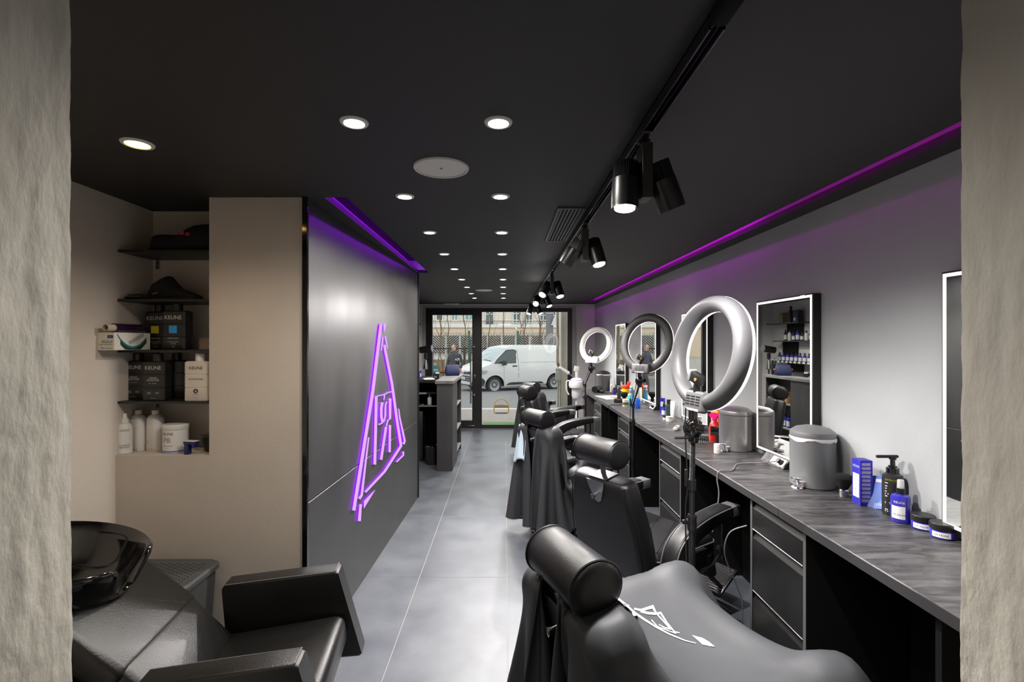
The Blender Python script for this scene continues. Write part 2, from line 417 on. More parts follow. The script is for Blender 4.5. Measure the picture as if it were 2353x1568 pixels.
# ============================================================ CEILING LIGHTS
def spot(name, loc, target, power, angle, col=(1, 0.95, 0.9), blend=0.4, size=0.03, parent=None):
    l = bpy.data.lights.new(name, 'SPOT'); l.energy = power; l.spot_size = R(angle); l.spot_blend = blend; l.color = col
    l.shadow_soft_size = size
    o = bpy.data.objects.new(name, l); COL.objects.link(o); o.location = loc
    d = Vector(target) - Vector(loc); o.rotation_euler = d.to_track_quat('-Z', 'Y').to_euler()
    if parent: o.parent = parent
    return o
YD = [1.570, 2.365, 3.14, 3.905, 4.70, 5.48, 6.25, 7.06, 7.79]
ORD = ['nearest', 'second', 'third', 'fourth', 'fifth', 'sixth', 'seventh', 'eighth', 'farthest']
def make_downlight():
    r_ = thing('downlight', 'x', 'ceiling light', (0, 0, H), group='round recessed ceiling downlights')
    G().lathe([(0.030, -0.001), (0.034, -0.006), (0.043, -0.005), (0.046, 0.0), (0.044, 0.004), (0.03, 0.004)]).build('trim_ring', M_wplastic, r_)
    G().lathe([(0.0, -0.003), (0.031, -0.003), (0.031, 0.003), (0.0, 0.003)]).build('lens', M_downl, r_)
    return r_
dl0 = make_downlight(); used = False
for row, X in (('left', -0.489), ('right', -0.021)):
    for k, Y in enumerate(YD):
        o = dl0 if not used else copy_tree(dl0); used = True
        o.location = (X, Y, H); o['label'] = '%s of nine round downlights in the %s ceiling row' % (ORD[k], row)
        l = spot('downlight_lamp', (0, 0, -0.012), (0, 0, -1), E_DOWN, 164, (1.0, 0.95, 0.88), 0.7, 0.03, o)
t = thing('downlight', 'warm amber recessed downlight above the wash corner', 'ceiling light', (-1.32, 1.738, H))
G().lathe([(0.036, -0.001), (0.040, -0.006), (0.05, -0.005), (0.053, 0.0), (0.05, 0.004), (0.036, 0.004)]).build('trim_ring', M_wplastic, t)
G().lathe([(0.0, -0.003), (0.037, -0.003), (0.037, 0.003), (0.0, 0.003)]).build('lens', M_warml, t)
spot('downlight_lamp', (0, 0, -0.012), (0, 0, -1), E_WARM, 140, (1.0, 0.72, 0.45), 0.8, 0.03, t)
# light panel added unseen behind the camera to brighten the plaster jambs
t = thing('added_fill_panel', 'square fill light added out of view in the back room', 'ceiling light', (0, -0.7, H))
G().box((0, 0, -0.012), (0.5, 0.5, 0.024), 0.004).build('housing', M_wplastic, t)
G().box((0, 0, -0.026), (0.46, 0.46, 0.006)).build('diffuser', emat('fill_led', (1, 0.95, 0.86), 12.5), t)
# loudspeakers, vent, wall box
for (px, py, D, lab) in ((1014, 385, 0.226, 'large white round ceiling speaker nearest the camera'), (1112, 667, 0.23, 'white round ceiling speaker far back near the entrance')):
    Y = (H - CH) * FP / (VY - py); X = (px - VX) / FP * Y
    t = thing('ceiling_speaker', lab, 'speaker', (X, Y, H))
    G().lathe([(0, -0.004), (D / 2 - 0.012, -0.004), (D / 2 - 0.012, -0.002), (D / 2 - 0.010, -0.002), (D / 2 - 0.009, -0.008), (D / 2 - 0.003, -0.008), (D / 2, -0.003), (D / 2, 0), (0, 0)], n=56).build('grille', M_wplastic, t)
    G().lathe([(0, -0.006), (0.006, -0.006), (0.007, -0.003), (0, -0.003)]).build('badge', M_steel, t)
t = thing('ceiling_vent', 'black slotted ceiling air vent beside the light track', 'vent', (0.355, 2.975, H))
g = G()
for (a, b, c, d) in ((-0.075, -0.06, -0.42, 0.42), (0.06, 0.075, -0.42, 0.42), (-0.06, 0.06, -0.42, -0.40), (-0.06, 0.06, 0.40, 0.42)): g.box(((a + b) / 2, (c + d) / 2, -0.004), (b - a, d - c, 0.008))
g.build('frame', mat('dark_grey_metal', (0.045, 0.044, 0.043), 0.5), t)
G().box((0, 0, -0.0008), (0.12, 0.80, 0.0015)).build('backing', mat('void_black', (0.001, 0.001, 0.001), 0.9), t)
for k in range(6):
    G().box((-0.05 + k * 0.02, 0, -0.004), (0.009, 0.80, 0.006), rot=(0, 0.3, 0)).build('slat', MT['dark_grey_metal'], t)
t = thing('door_contact_box', 'slim white box on the ceiling above the entrance door', 'sensor', ((1038 - VX) / FP * 8.75, 8.75, H - 0.022))
G().box((0, 0, 0), (0.27, 0.05, 0.03), 0.006).build('case', M_wplastic, t)
G().box((0, -0.026, 0.0), (0.24, 0.003, 0.004)).build('seam', M_steel, t)

# ---- track light
XT = 0.462
track = thing('track_rail', 'black ceiling track rail running the length of the salon', 'light track', (XT, 0, H - 0.018))
g = G(); y0, y1 = 1.05, 8.2
for (x, wd, dz, hh) in ((-0.0155, 0.005, 0, 0.036), (0.0155, 0.005, 0, 0.036), (0, 0.036, 0.015, 0.006), (-0.008, 0.004, 0.004, 0.018), (0.008, 0.004, 0.004, 0.018)):
    g.box((x, (y0 + y1) / 2, dz), (wd, y1 - y0, hh), 0.001, 1)
g.build('rail', mat('black_anodised', (0.016, 0.016, 0.017), 0.22, metal=0.3, spec=0.7), track)
G().box((0, y0 - 0.06, 0.002), (0.046, 0.13, 0.032), 0.014, 3).build('end_feed', mat('dull_black', (0.004, 0.004, 0.004), 0.8, spec=0.2), track)
def track_head(par, side, tilt, yaw, aim_label=None, lit=True):
    # head: finned heat sink + barrel + lens, pivot at the side of the driver box
    hd = bpy.data.objects.new('lamp_head', None)
    M = Matrix.Translation((side * 0.062, 0, -0.155)) @ Matrix.Rotation(yaw, 4, 'Z') @ Matrix.Rotation(tilt, 4, 'X')
    g = G(); g.lathe([(0, -0.085), (0.036, -0.085), (0.044, -0.088), (0.044, -0.078), (0.0445, -0.076), (0.0445, 0.012), (0.041, 0.014), (0, 0.014)], n=36, M=M)
    b = g.build('barrel', M_blackm, par)
    f = G()
    for k in range(16):
        x = -0.038 + 0.076 * k / 15; hw = math.sqrt(max(0, 0.041 ** 2 - x * x))
        f.box((x, 0, 0.042), (0.002, 2 * hw + 0.002, 0.058), M=M)
    f.cyl((0, 0, 0.012), (0, 0, 0.055), 0.026, M=M)
    f.build('heat_sink', M_black, b)
    G().lathe([(0, -0.0865), (0.033, -0.0865), (0.033, -0.084), (0, -0.084)], n=30, M=M).build('lens', M_trackl, b)
    G().cyl((side * 0.018, 0, -0.155), (side * 0.035, 0, -0.155), 0.012, M=None).build('pivot', M_black, b)
    return M
def track_pair(Y, heads, label):
    t = thing('track_spotlight', label, 'spotlight', (XT, Y, H - 0.036), group='double spotlights on the ceiling track')
    G().box((0, 0, 0.006), (0.03, 0.10, 0.022), 0.003, 1).cyl((0, 0, 0), (0, 0, -0.03), 0.014).lathe([(0, -0.012), (0.02, -0.012), (0.02, -0.020), (0, -0.02)]).build('adapter', M_black, t)
    G().box((0, 0, -0.12), (0.034, 0.075, 0.18), 0.002, 1).build('driver_box', mat('brushed_black', (0.03, 0.03, 0.028), 0.4, bump=0.15, bscale=60, stretch=(8, 8, 0.3)), t)
    for (side, tilt, yaw, pw, ang) in heads:
        M = track_head(t, side, tilt, yaw)
        if pw:
            p = M @ Vector((0, 0, -0.095)); q = M @ Vector((0, 0, -1.0))
            spot('spot_lamp', p, q, pw * E_TRACK, ang, (1, 0.95, 0.93), 0.75, 0.025, t)
# (side, tilt about x, yaw, power factor, cone)
track_pair(1.60, [(-1, R(8), R(150), 0.45, 80), (1, R(24), R(-72), 0.42, 120)], 'largest black double track spotlight, nearest the camera')
track_pair(2.79, [(-1, R(34), R(70), 0.8, 90), (1, R(20), R(-145), 0.6, 110)], 'second double track spotlight beside the slotted vent')
track_pair(4.75, [(-1, R(42), R(140), 0.6, 80), (1, R(24), R(-150), 0.8, 100)], 'third double track spotlight, halfway along the rail')
track_pair(6.04, [(-1, R(55), R(165), 0.5, 80), (1, R(28), R(-130), 0.8, 100)], 'fourth double track spotlight towards the shop front')
track_pair(7.60, [(-1, R(25), R(130), 0.5, 80), (1, R(28), R(-120), 0.7, 100)], 'farthest small double track spotlight by the shop front')

# ============================================================ NEON SIGN on the partition
def on_panel(px, py, off=0.0):
    k = (px - VX) / FP
    dx, dy = XP1 - XP0, YP1 - YP0
    tt = (XP0 - k * YP0) / (k * dy - dx)
    Y = YP0 + tt * dy; z = CH - (py - VY) / FP * Y
    return tt * PL, z
neon = thing('neon_sign', 'purple neon triangle sign with interlaced letters on the black partition', 'neon sign', (XP0, YP0, 0), PA)
def npoly(poly):
    pts = [on_panel(x, y) for x, y in poly]
    Mx = Matrix(((1, 0, 0, 0), (0, 0, 1, 0), (0, 1, 0, 0), (0, 0, 0, 1)))   # (x, z, depth) -> (x, depth, z)
    bar = G().prism(pts, -0.013, -0.009, M=Mx).build('neon_bar', M_neon, neon, ang=0)
    c = (sum(p[0] for p in pts) / len(pts), sum(p[1] for p in pts) / len(pts))
    pin = [(c[0] + (p[0] - c[0]) * 0.97, c[1] + (p[1] - c[1]) * 0.985) for p in pts]
    G().prism(pin, -0.0088, -0.0084, M=Mx).build('backlight', M_neonb, bar, ang=0)
def nline(pts, wd, wd2=None):
    n = len(pts); L, Rr = [], []
    for i, (x, y) in enumerate(pts):
        a = pts[max(i - 1, 0)]; b = pts[min(i + 1, n - 1)]
        d = Vector((b[0] - a[0], b[1] - a[1])).normalized(); nx, ny = -d.y, d.x
        ww = (wd if wd2 is None else wd + (wd2 - wd) * i / (n - 1)) / 2
        L.append((x + nx * ww, y + ny * ww)); Rr.append((x - nx * ww, y - ny * ww))
    npoly(L + list(reversed(Rr)))
nline([(872.5, 744.5), (853.5, 898), (842, 970), (809, 1173.6)], 5.6, 6.2)
npoly([(877.6, 743.8), (883.8, 743.8), (880.2, 763.7)])
nline([(877, 774.4), (873.5, 806)], 2.2, 1.0); nline([(882.3, 773), (888, 801.5)], 2.4, 1.0)
nline([(880.2, 793), (882.5, 808), (897.9, 883), (910, 970), (919, 1025.5)], 4.6, 5.0)
nline([(919, 1025), (880.5, 1084.4), (836, 1131.4)], 4.6, 4.0)
nline([(913.2, 939.7), (915.8, 960), (927.5, 1014), (924.5, 1021)], 1.6, 4.6)
nline([(923.7, 1038), (924.5, 1046), (908.4, 1062)], 3.2, 2.4)
nline([(843.8, 1005.4), (835.6, 1071.6), (827.5, 1138.6), (821.8, 1146.5)], 1.8, 5.6)
nline([(825.2, 1159), (822, 1198)], 4.4, 5.6)
npoly([(858.2, 1126.6), (832.6, 1168.3), (833.2, 1152)])
nline([(861.2, 912), (859.8, 990), (857.8, 1068)], 5.2, 5.2)
nline([(859.5, 912.3), (871, 909), (880, 907.5), (888, 903), (899, 899.8)], 2.2)
nline([(880.5, 909), (879, 920)], 2.2, 0.8)
nline([(875.2, 925), (872.8, 940), (873.0, 958), (875.5, 969.5)], 5.0, 4.6)
nline([(867, 976.7), (874.5, 972.5), (879.5, 967.5), (882, 957)], 2.6)
nline([(886, 923.8), (882.8, 930), (882.2, 945), (882.4, 957)], 2.0, 3.6)
nline([(893.4, 916), (893.2, 962)], 5.0, 4.6)
nline([(894.4, 961.8), (888.2, 966.5), (884.6, 979.5)], 2.4)
nline([(884.0, 981), (872.5, 1057)], 4.4, 4.8)
nline([(893.2, 977), (892.3, 1039.7)], 4.2, 4.2)

# ============================================================ STREET
street = emptystruct('ground_street', 'pavement and roadway outside the shop', None)
g = G()
for (a, za, b, zb, m, nm) in ((YF + 0.14, -0.03, 12.0, -0.06, mat('pavement', (0.30, 0.26, 0.23), 0.9, var=0.15, vscale=9), 'pavement'),
                              (12.0, -0.055, 12.25, -0.055, mat('kerbstone', (0.5, 0.47, 0.43), 0.85), 'kerb'),
                              (12.25, -0.10, 23.2, -0.48, mat('asphalt', (0.19, 0.185, 0.18), 0.9, var=0.2, vscale=14), 'roadway'),
                              (23.2, -0.12, 70.0, -0.12, mat('far_pavement', (0.33, 0.30, 0.27), 0.9), 'far_pavement')):
    q = G(); q.quad([(-30, a, za), (30, a, za), (30, b, zb), (-30, b, zb)]); q.quad([(-30, a, za), (30, a, za), (30, a, za - 0.4), (-30, a, za - 0.4)])
    q.build(nm, m, street, ang=0, fixn=False)
tag(sbox('turf_strip', mat('artificial_grass', (0.12, 0.36, 0.05), 0.9, bump=0.9, bscale=200), [(-0.42, 1.04, YF + 0.16, YF + 0.42, -0.03, 0.05)]), 'strip of bright green artificial turf outside the window', 'turf', kind='stuff')
# facade across the street
fac = thing('apartment_building', 'cream apartment building across the street with tall windows', 'building', (0, 58, 0))
M_fac = mat('cream_render', (0.66, 0.60, 0.52), 0.9, var=0.05, vscale=1); M_fac2 = mat('peach_render', (0.66, 0.52, 0.38), 0.9)
G().box((0, 2.1, 6.5), (44, 4, 15)).build('wall', M_fac, fac)
G().box((0, 0.05, 0.7), (44, 0.12, 5.2)).build('ground_storey', M_fac2, fac)
G().box((0, -0.05, 3.55), (44, 0.3, 0.4), 0.03).build('cornice', mat('pale_stone', (0.7, 0.67, 0.62), 0.9), fac)
G().box((0, -0.02, 4.25), (44, 0.2, 0.10), 0.02).build('cornice', MT['pale_stone'], fac)
M_pane = mat('window_pane', (0.10, 0.14, 0.14), 0.1); M_frm = mat('window_white', (0.75, 0.75, 0.73), 0.6)
for (c, w_, z0, z1, col) in ((1045, 0.75, 4.2, 5.6, 0), (1078, 1.0, 4.3, 5.6, 0), (1125, 0.95, 3.75, 5.6, 1), (1187, 0.80, 3.95, 5.6, 1), (1216, 0.75, 3.95, 5.5, 1), (1248, 0.75, 3.95, 5.3, 1), (1277, 0.75, 3.95, 5.3, 1), (1010, 0.75, 4.2, 5.6, 1), (1310, 0.75, 3.95, 5.4, 1)):
    X = (c - VX) / FP * 58
    f = G()
    for s_ in (-1, 0, 1): f.box((X + s_ * w_ / 2, -0.04, (z0 + z1) / 2), (0.09, 0.1, z1 - z0))
    for z in (z0, z1, z0 + (z1 - z0) * 0.66): f.box((X, -0.04, z), (w_, 0.1, 0.08))
    f = f.build('window', M_frm, fac)
    G().box((X, 0.06, (z0 + z1) / 2), (w_, 0.06, z1 - z0)).build('pane', M_pane if col else mat('teal_shutter', (0.25, 0.42, 0.38), 0.6), f)
    if c == 1125:
        gg = G()
        for k in range(9): gg.box((X - 0.5 + k * 0.125, -0.2, z0 + 0.25), (0.02, 0.02, 0.6))
        gg.box((X, -0.2, z0 + 0.55), (1.05, 0.03, 0.04)).build('balcony_rail', M_black, fac)
# lattice fence
fen = thing('lattice_fence', 'grey wooden lattice fence behind the parked van', 'fence', (0, 25.0, -0.12))
M_wood = mat('weathered_wood', (0.50, 0.47, 0.42), 0.9, var=0.25, vscale=9); M_brk = mat('brown_boards', (0.30, 0.20, 0.12), 0.9, var=0.35, vscale=6)
x = -5.2; k = 0
while x < 7.0:
    wd = 0.72
    f = G()
    for z in (1.12, 2.2): f.box((x + wd / 2, 0, z), (wd, 0.06, 0.06))
    n = 8
    s_ = 1 if k % 2 else -1
    for j in range(-9, 18):
        z0 = 1.15 + j * 0.125
        pts = []
        za, zb = (z0, z0 + wd * 0.9) if s_ > 0 else (z0 + wd * 0.9, z0)
        # clip the slat to the panel
        def clipx(z): return (z - za) / (zb - za)
        t0, t1 = sorted((clipx(1.15), clipx(2.17))); t0, t1 = max(0, t0), min(1, t1)
        if t1 - t0 < 0.05: continue
        p0 = Vector((x + wd * t0, 0, za + (zb - za) * t0)); p1 = Vector((x + wd * t1, 0, za + (zb - za) * t1))
        f.tube([p0, p1], 0.026, 4)
    f.build('lattice_panel', M_wood, fen, ang=0)
    G().box((x, -0.02, 1.12), (0.10, 0.10, 2.3)).build('post', M_wood, fen)
    G().box((x + wd / 2, 0.03, 0.97), (wd, 0.03, 0.26)).build('white_board', mat('white_board', (0.7, 0.69, 0.66), 0.8), fen)
    for j in range(4): G().box((x + wd * (j + 0.5) / 4, 0.02, 0.42), (wd / 4 - 0.015, 0.03, 0.84)).build('board', M_brk, fen)
    x += wd; k += 1
hg = thing('backdrop', 'added dark hedge right behind the lattice fence', 'backdrop', (1.0, 25.9, -0.12))
G().box((0, 0, 1.05), (13.5, 0.9, 2.1), 0.15, 2).build('foliage', mat('dark_backdrop', (0.035, 0.035, 0.025), 0.95, bump=1.0, bscale=12, var=0.4, vscale=5), hg)  # plain dark box added behind the slats so the lattice gaps look dark
rail = thing('metal_railing', 'dark metal railing in front of the lattice fence', 'railing', (0, 23.6, -0.12))
g = G()
for z in (0.25, 1.42): G().box((-1.2, 0, z), (6.4, 0.04, 0.06)).build('rail', M_black, rail)
for kx in range(9): G().box((-4.3 + kx * 0.78, 0, 0.74), (0.10 if kx % 3 == 0 else 0.05, 0.05, 1.48)).build('post', mat('rust_post', (0.07, 0.055, 0.04), 0.8), rail)
# green posts
for px in (1078, 1190):
    t = thing('green_post', 'dark green metal fence post ' + ('seen through the door glass' if px < 1100 else 'behind the van windscreen'), 'post', ((px - VX) / FP * 23.35, 23.35, -0.12))
    G().box((0, 0, 1.12), (0.09, 0.09, 2.24), 0.01).build('shaft', mat('green_paint', (0.01, 0.09, 0.05), 0.5), t)
    G().box((0, 0, 2.26), (0.11, 0.11, 0.04), 0.01).build('cap', MT['green_paint'], t)
# bare saplings
random.seed(5)
M_bark = mat('bark', (0.16, 0.10, 0.07), 0.9)
tl = [(1002, 'first'), (1019, 'second'), (1036, 'third'), (1067, 'fourth'), (1113, 'fifth'), (1170, 'sixth'), (1193, 'seventh'), (1213, 'eighth'), (1228, 'ninth'), (1243, 'tenth')]
for px, lab in tl:
    Y = random.uniform(24.0, 24.6); X = (px - VX) / FP * Y
    t = thing('bare_tree', '%s of the thin bare street trees, counted from the left' % lab, 'tree', (X, Y, -0.12), group='bare saplings along the fence')
    p = [Vector((0, 0, 0))]
    for k in range(9): p.append(p[-1] + Vector((random.uniform(-0.1, 0.1), random.uniform(-0.05, 0.05), 0.5)))
    G().tube(smooth_path(p, 3), 0.03, 6, r2=0.014).build('trunk', M_bark, t)
    b = G()
    for k in range(5):
        q = p[random.randint(3, 7)]; d = Vector((random.uniform(-0.7, 0.7), random.uniform(-0.3, 0.3), random.uniform(0.8, 1.3)))
        b.tube(smooth_path([q, q + d * 0.5, q + d + Vector((random.uniform(-0.1, 0.1), 0, 0.3))], 3), 0.012, 5, r2=0.004)
    b.build('branches', M_bark, t)
# sign pole
t = thing('sign_pole', 'grey street pole with triangular road sign beyond the van', 'pole', ((1263 - VX) / FP * 23.5, 23.5, -0.12))
G().cyl((0, 0, 0), (0, 0, 5.2), 0.19, 0.17, 18).build('pole', mat('grey_pole', (0.17, 0.17, 0.17), 0.7), t)
G().prism([(-0.35, 0), (0.35, 0), (0, 0.62)], -0.01, 0.01, M=Matrix.Translation((0.30, -0.22, 2.55)) @ Matrix.Rotation(R(90), 4, 'X') @ Matrix.Rotation(R(40), 4, 'Y')).build('sign_plate', mat('sign_back', (0.55, 0.55, 0.55), 0.5), t)
G().cyl((0, 0, 3.1), (0, 0, 3.16), 0.2).build('clamp_band', M_steel, t)
# pillar with pipe just outside the window
t = thing('outside_pillar', 'beige rendered pillar outside the right end of the window', 'pillar', (1.20, 9.62, -0.05))
G().box((0, 0, 1.4), (0.19, 0.4, 2.9), 0.004).build('render', mat('beige_render', (0.60, 0.55, 0.47), 0.9), t)
t = thing('drain_pipe', 'cream drain pipe ending in a white junction box by the pillar', 'pipe', (1.035, 9.5, -0.05))
G().cyl((0, 0, 1.25), (0, 0, 2.9), 0.028).build('pipe', mat('cream_pipe', (0.58, 0.52, 0.42), 0.6), t)
G().box((0.03, -0.02, 1.03), (0.14, 0.09, 0.24), 0.008).build('junction_box', mat('pale_grey_box', (0.6, 0.59, 0.56), 0.6), t)
G().cyl((0.01, 0, 0.02), (0.01, 0, 0.92), 0.018).cyl((0.055, 0, 0.02), (0.055, 0, 0.92), 0.014).build('conduit', MT['cream_pipe'], t)
G().tube(smooth_path([(0, 0, 1.27), (0.02, 0, 1.2), (0.05, -0.01, 1.15)], 4), 0.028).build('elbow', mat('brass_elbow', (0.3, 0.24, 0.14), 0.5), t)
t = thing('potted_plant', 'small leafy plant at the foot of the outside pillar', 'plant', (1.16, 9.33, -0.03))
G().lathe([(0, 0), (0.06, 0), (0.08, 0.25), (0.075, 0.25), (0.06, 0.22), (0, 0.22)]).build('pot', mat('grey_pot', (0.2, 0.2, 0.2), 0.7), t)
lf = G()
for k in range(40):
    a = random.uniform(0, 2 * PI); e = random.uniform(0.2, 1.3); L = random.uniform(0.05, 0.11); b0 = Vector((random.uniform(-.04, .04), random.uniform(-.04, .04), 0.22))
    d = Vector((math.cos(a) * math.cos(e), math.sin(a) * math.cos(e), math.sin(e))); sd = d.orthogonal().normalized() * 0.018
    lf.quad([b0, b0 + d * L * 0.6 + sd, b0 + d * L, b0 + d * L * 0.6 - sd])
lf.build('foliage', mat('leaf_green', (0.10, 0.22, 0.06), 0.6), t, ang=0, fixn=False)
# folding parking hoop
t = thing('parking_hoop', 'brass coloured folding parking hoop on the pavement outside', 'barrier', ((1152 - VX) / FP * 11.3, 11.3, -0.055))
arc = [(-0.165, 0, 0.0), (-0.17, 0, 0.12)] + [(-0.17 * math.cos(PI * k / 10), 0, 0.17 + 0.17 * math.sin(PI * k / 10)) for k in range(11)] + [(0.17, 0, 0.12), (0.165, 0, 0.0)]
G().tube(smooth_path(arc, 3), 0.013, 8).build('hoop', mat('brass', (0.50, 0.30, 0.08), 0.4, metal=0.5), t)
G().prism([(-0.16, 0.13), (0.16, 0.13), (0.16, 0.19), (0.06, 0.20), (0, 0.205), (-0.06, 0.20), (-0.16, 0.19)], -0.006, 0.006, M=Matrix.Rotation(R(90), 4, 'X')).build('cross_plate', mat('brown_brass', (0.34, 0.18, 0.05), 0.5, metal=0.4), t)
G().box((0, 0, 0.012), (0.28, 0.1, 0.024), 0.004).build('base_plate', M_black, t)
# ---- parked van (local x forward, y left)
van = thing('van', 'white panel van parked across the street', 'van', (0.37, 20.75, -0.43), R(180 + 30))
M_vw = mat('van_white', (0.60, 0.59, 0.565), 0.35, coat=0.2); M_vd = mat('van_dark_plastic', (0.03, 0.03, 0.032), 0.6); M_vg = mat('van_glass', (0.035, 0.05, 0.05), 0.06, spec=0.7)
WF, WR, WRAD = 1.42, -1.50, 0.335
def pw(xs, ys, x): return float(np.interp(x, xs, ys))
def zu(x): return pw([-2.32, -2.28, -2.15, -1.8, 0.4, 0.75, 1.0, 1.5, 1.62, 2.0, 2.2, 2.3, 2.34], [1.2, 1.72, 1.86, 1.90, 1.90, 1.84, 1.68, 1.26, 1.16, 1.04, 0.95, 0.80, 0.62], x)
def zl(x):
    b = pw([-2.32, -2.2, 2.1, 2.34], [0.42, 0.30, 0.26, 0.36], x)
    for c in (WF, WR):
        d = abs(x - c)
        if d < 0.42: b = max(b, 0.33 + math.sqrt(0.42 ** 2 - d * d) * 0.95)
    return b
def wv(x, z):
    s_ = pw([-2.32, -2.2, -1.9, 1.5, 1.9, 2.2, 2.34], [0.88, 0.95, 0.97, 0.97, 0.93, 0.80, 0.62], x)
    tz = pw([0.2, 0.5, 0.9, 1.15, 1.55, 1.80, 1.90], [0.94, 0.985, 1.0, 0.97, 0.885, 0.82, 0.74], z)
    return s_ * tz
xs = sorted(set([round(-2.32 + 4.66 * i / 62, 3) for i in range(63)] + [WF + d for d in (-.42, -.4, .4, .42)] + [WR + d for d in (-.42, -.4, .4, .42)]))
body = G()
for sd in (1, -1):
    rows = []
    for j in range(15):
        tt = j / 14; rows.append([(x, sd * wv(x, zl(x) + (zu(x) - zl(x)) * tt), zl(x) + (zu(x) - zl(x)) * tt) for x in xs])
    body.rings(rows, closed=False)
rows = []
for j in range(13):
    tt = -1 + 2 * j / 12; rows.append([(x, tt * wv(x, zu(x)), zu(x) + 0.03 * (1 - tt * tt)) for x in xs])
body.rings(rows, closed=False)
body.rings([[(2.34 + 0.05 * (1 - (t_ / 6) ** 2), wv(2.34, z) * t_ / 6, z) for t_ in range(-6, 7)] for z in np.linspace(0.36, 0.66, 5)], closed=False)
body.rings([[(-2.32, wv(-2.32, z) * t_ / 6, z) for t_ in range(-6, 7)] for z in np.linspace(0.42, 1.23, 7)], closed=False)
vb = body.build('body', M_vw, van, ang=40)
G().box((0, 0, 0.32), (4.2, 1.7, 0.1)).build('underbody', M_vd, van)
def vpatch(name, poly, m, off=0.006, sd=1, par=van, n=14):
    # patch that follows the body side; poly in (x, z), filled by a triangle fan of a fine outline
    g = G(); xsn = [p[0] for p in poly]; x0, x1 = min(xsn), max(xsn); cols = []
    for i in range(n + 1):
        x = x0 + (x1 - x0) * i / n; x = min(max(x, x0 + 1e-4), x1 - 1e-4); zz = []
        for k in range(len(poly)):
            (xa, za), (xb, zb) = poly[k], poly[(k + 1) % len(poly)]
            if (xa - x) * (xb - x) <= 0 and abs(xa - xb) > 1e-9: zz.append(za + (zb - za) * (x - xa) / (xb - xa))
        a, b = min(zz), max(zz)
        cols.append([(x, sd * (wv(x, a + (b - a) * q / 5) + off), a + (b - a) * q / 5) for q in range(6)])
    g.rings(cols, closed=False); return g.build(name, m, par, ang=50, fixn=False)
for sd in (1, -1):
    vpatch('side_window', [(1.42, 1.20), (0.42, 1.22), (0.40, 1.68), (0.50, 1.72), (0.82, 1.70), (1.30, 1.33)], M_vg, sd=sd)
    vpatch('window_rubber', [(1.46, 1.18), (0.37, 1.19), (0.36, 1.70), (0.48, 1.755), (0.84, 1.735), (1.33, 1.34)], M_vd, off=0.003, sd=sd)
    vpatch('sill_trim', [(0.92, 0.31), (-0.95, 0.31), (-0.88, 0.40), (0.75, 0.42)], M_vd, sd=sd)
    vpatch('headlight', [(2.26, 0.74), (1.82, 0.80), (1.72, 0.92), (1.95, 0.96), (2.2, 0.88)], mat('headlight', (0.35, 0.37, 0.38), 0.1, coat=0.5), sd=sd)
    vpatch('door_gap', [(0.335, 0.42), (0.32, 0.42), (0.32, 1.72), (0.335, 1.72)], M_vd, off=0.003, sd=sd, n=2)
    vpatch('door_gap', [(1.02, 0.42), (1.008, 0.42), (1.008, 1.15), (1.02, 1.15)], mat('van_seam', (0.25, 0.25, 0.25), 0.6), off=0.003, sd=sd, n=2)
    vpatch('rub_line', [(0.2, 1.205), (-1.7, 1.205), (-1.7, 1.22), (0.2, 1.22)], MT['van_seam'], off=0.003, sd=sd, n=12)
    hnd = vpatch('door_handle', [(0.62, 1.05), (0.40, 1.05), (0.40, 1.10), (0.62, 1.10)], M_vd, off=0.02, sd=sd, n=3)
    mr = G().box((1.06, sd * 1.10, 1.22), (0.13, 0.20, 0.19), 0.05).box((1.08, sd * 1.0, 1.14), (0.06, 0.16, 0.05), 0.02).build('wing_mirror', M_vd, van)
    vpatch('bumper_corner', [(2.32, 0.36), (1.88, 0.30), (1.85, 0.52), (1.95, 0.62), (2.3, 0.60)], M_vd, sd=sd)
ws = G(); ws.rings([[(x, tt * wv(x, zu(x)) * 0.95, zu(x) + 0.03 * (1 - tt * tt) + 0.008) for tt in np.linspace(-1, 1, 11)] for x in np.linspace(1.50, 0.82, 8)], closed=False)
ws.build('windscreen', mat('windscreen', (0.30, 0.36, 0.37), 0.05, spec=0.8), van, fixn=False)
G().tube([(1.5, 0.75, 1.29), (1.47, 0.1, 1.33)], 0.012, 5).tube([(1.5, 0.0, 1.29), (1.47, -0.6, 1.33)], 0.012, 5).build('wiper', M_vd, van)
G().box((2.35, 0, 0.83), (0.06, 1.1, 0.10), 0.02).build('grille', M_vd, van)
G().box((2.385, 0, 0.86), (0.02, 0.9, 0.015), 0.005).build('chrome_bar', M_chrome, van)
em = G()
for rx, rz in ((0.10, 0.065), (0.045, 0.062)):
    em.tube([(2.40, rx * math.cos(a), 0.83 + rz * math.sin(a)) for a in np.linspace(0, 2 * PI, 20)[:-1]], 0.01, 5, closed=True)
em.tube([(2.40, 0.07 * math.cos(a), 0.87 + 0.022 * math.sin(a)) for a in np.linspace(0, 2 * PI, 20)[:-1]], 0.009, 5, closed=True)
em.build('badge', M_chrome, van)
for z in (0.52, 0.60, 0.68): G().box((2.375, 0, z), (0.05, 1.15, 0.05), 0.01).build('grille_slat', M_vd, van)
pl = G().box((2.415, 0.0, 0.60), (0.015, 0.52, 0.11), 0.004).build('number_plate', M_wplastic, van)
tx = text('VC-023-FD', 0.10, M_printk, pl, (0, 0, 0), wide=0.85)
tx.matrix_local = Matrix.Translation((2.425, 0, 0.60)) @ Matrix.Rotation(R(90), 4, 'Z')
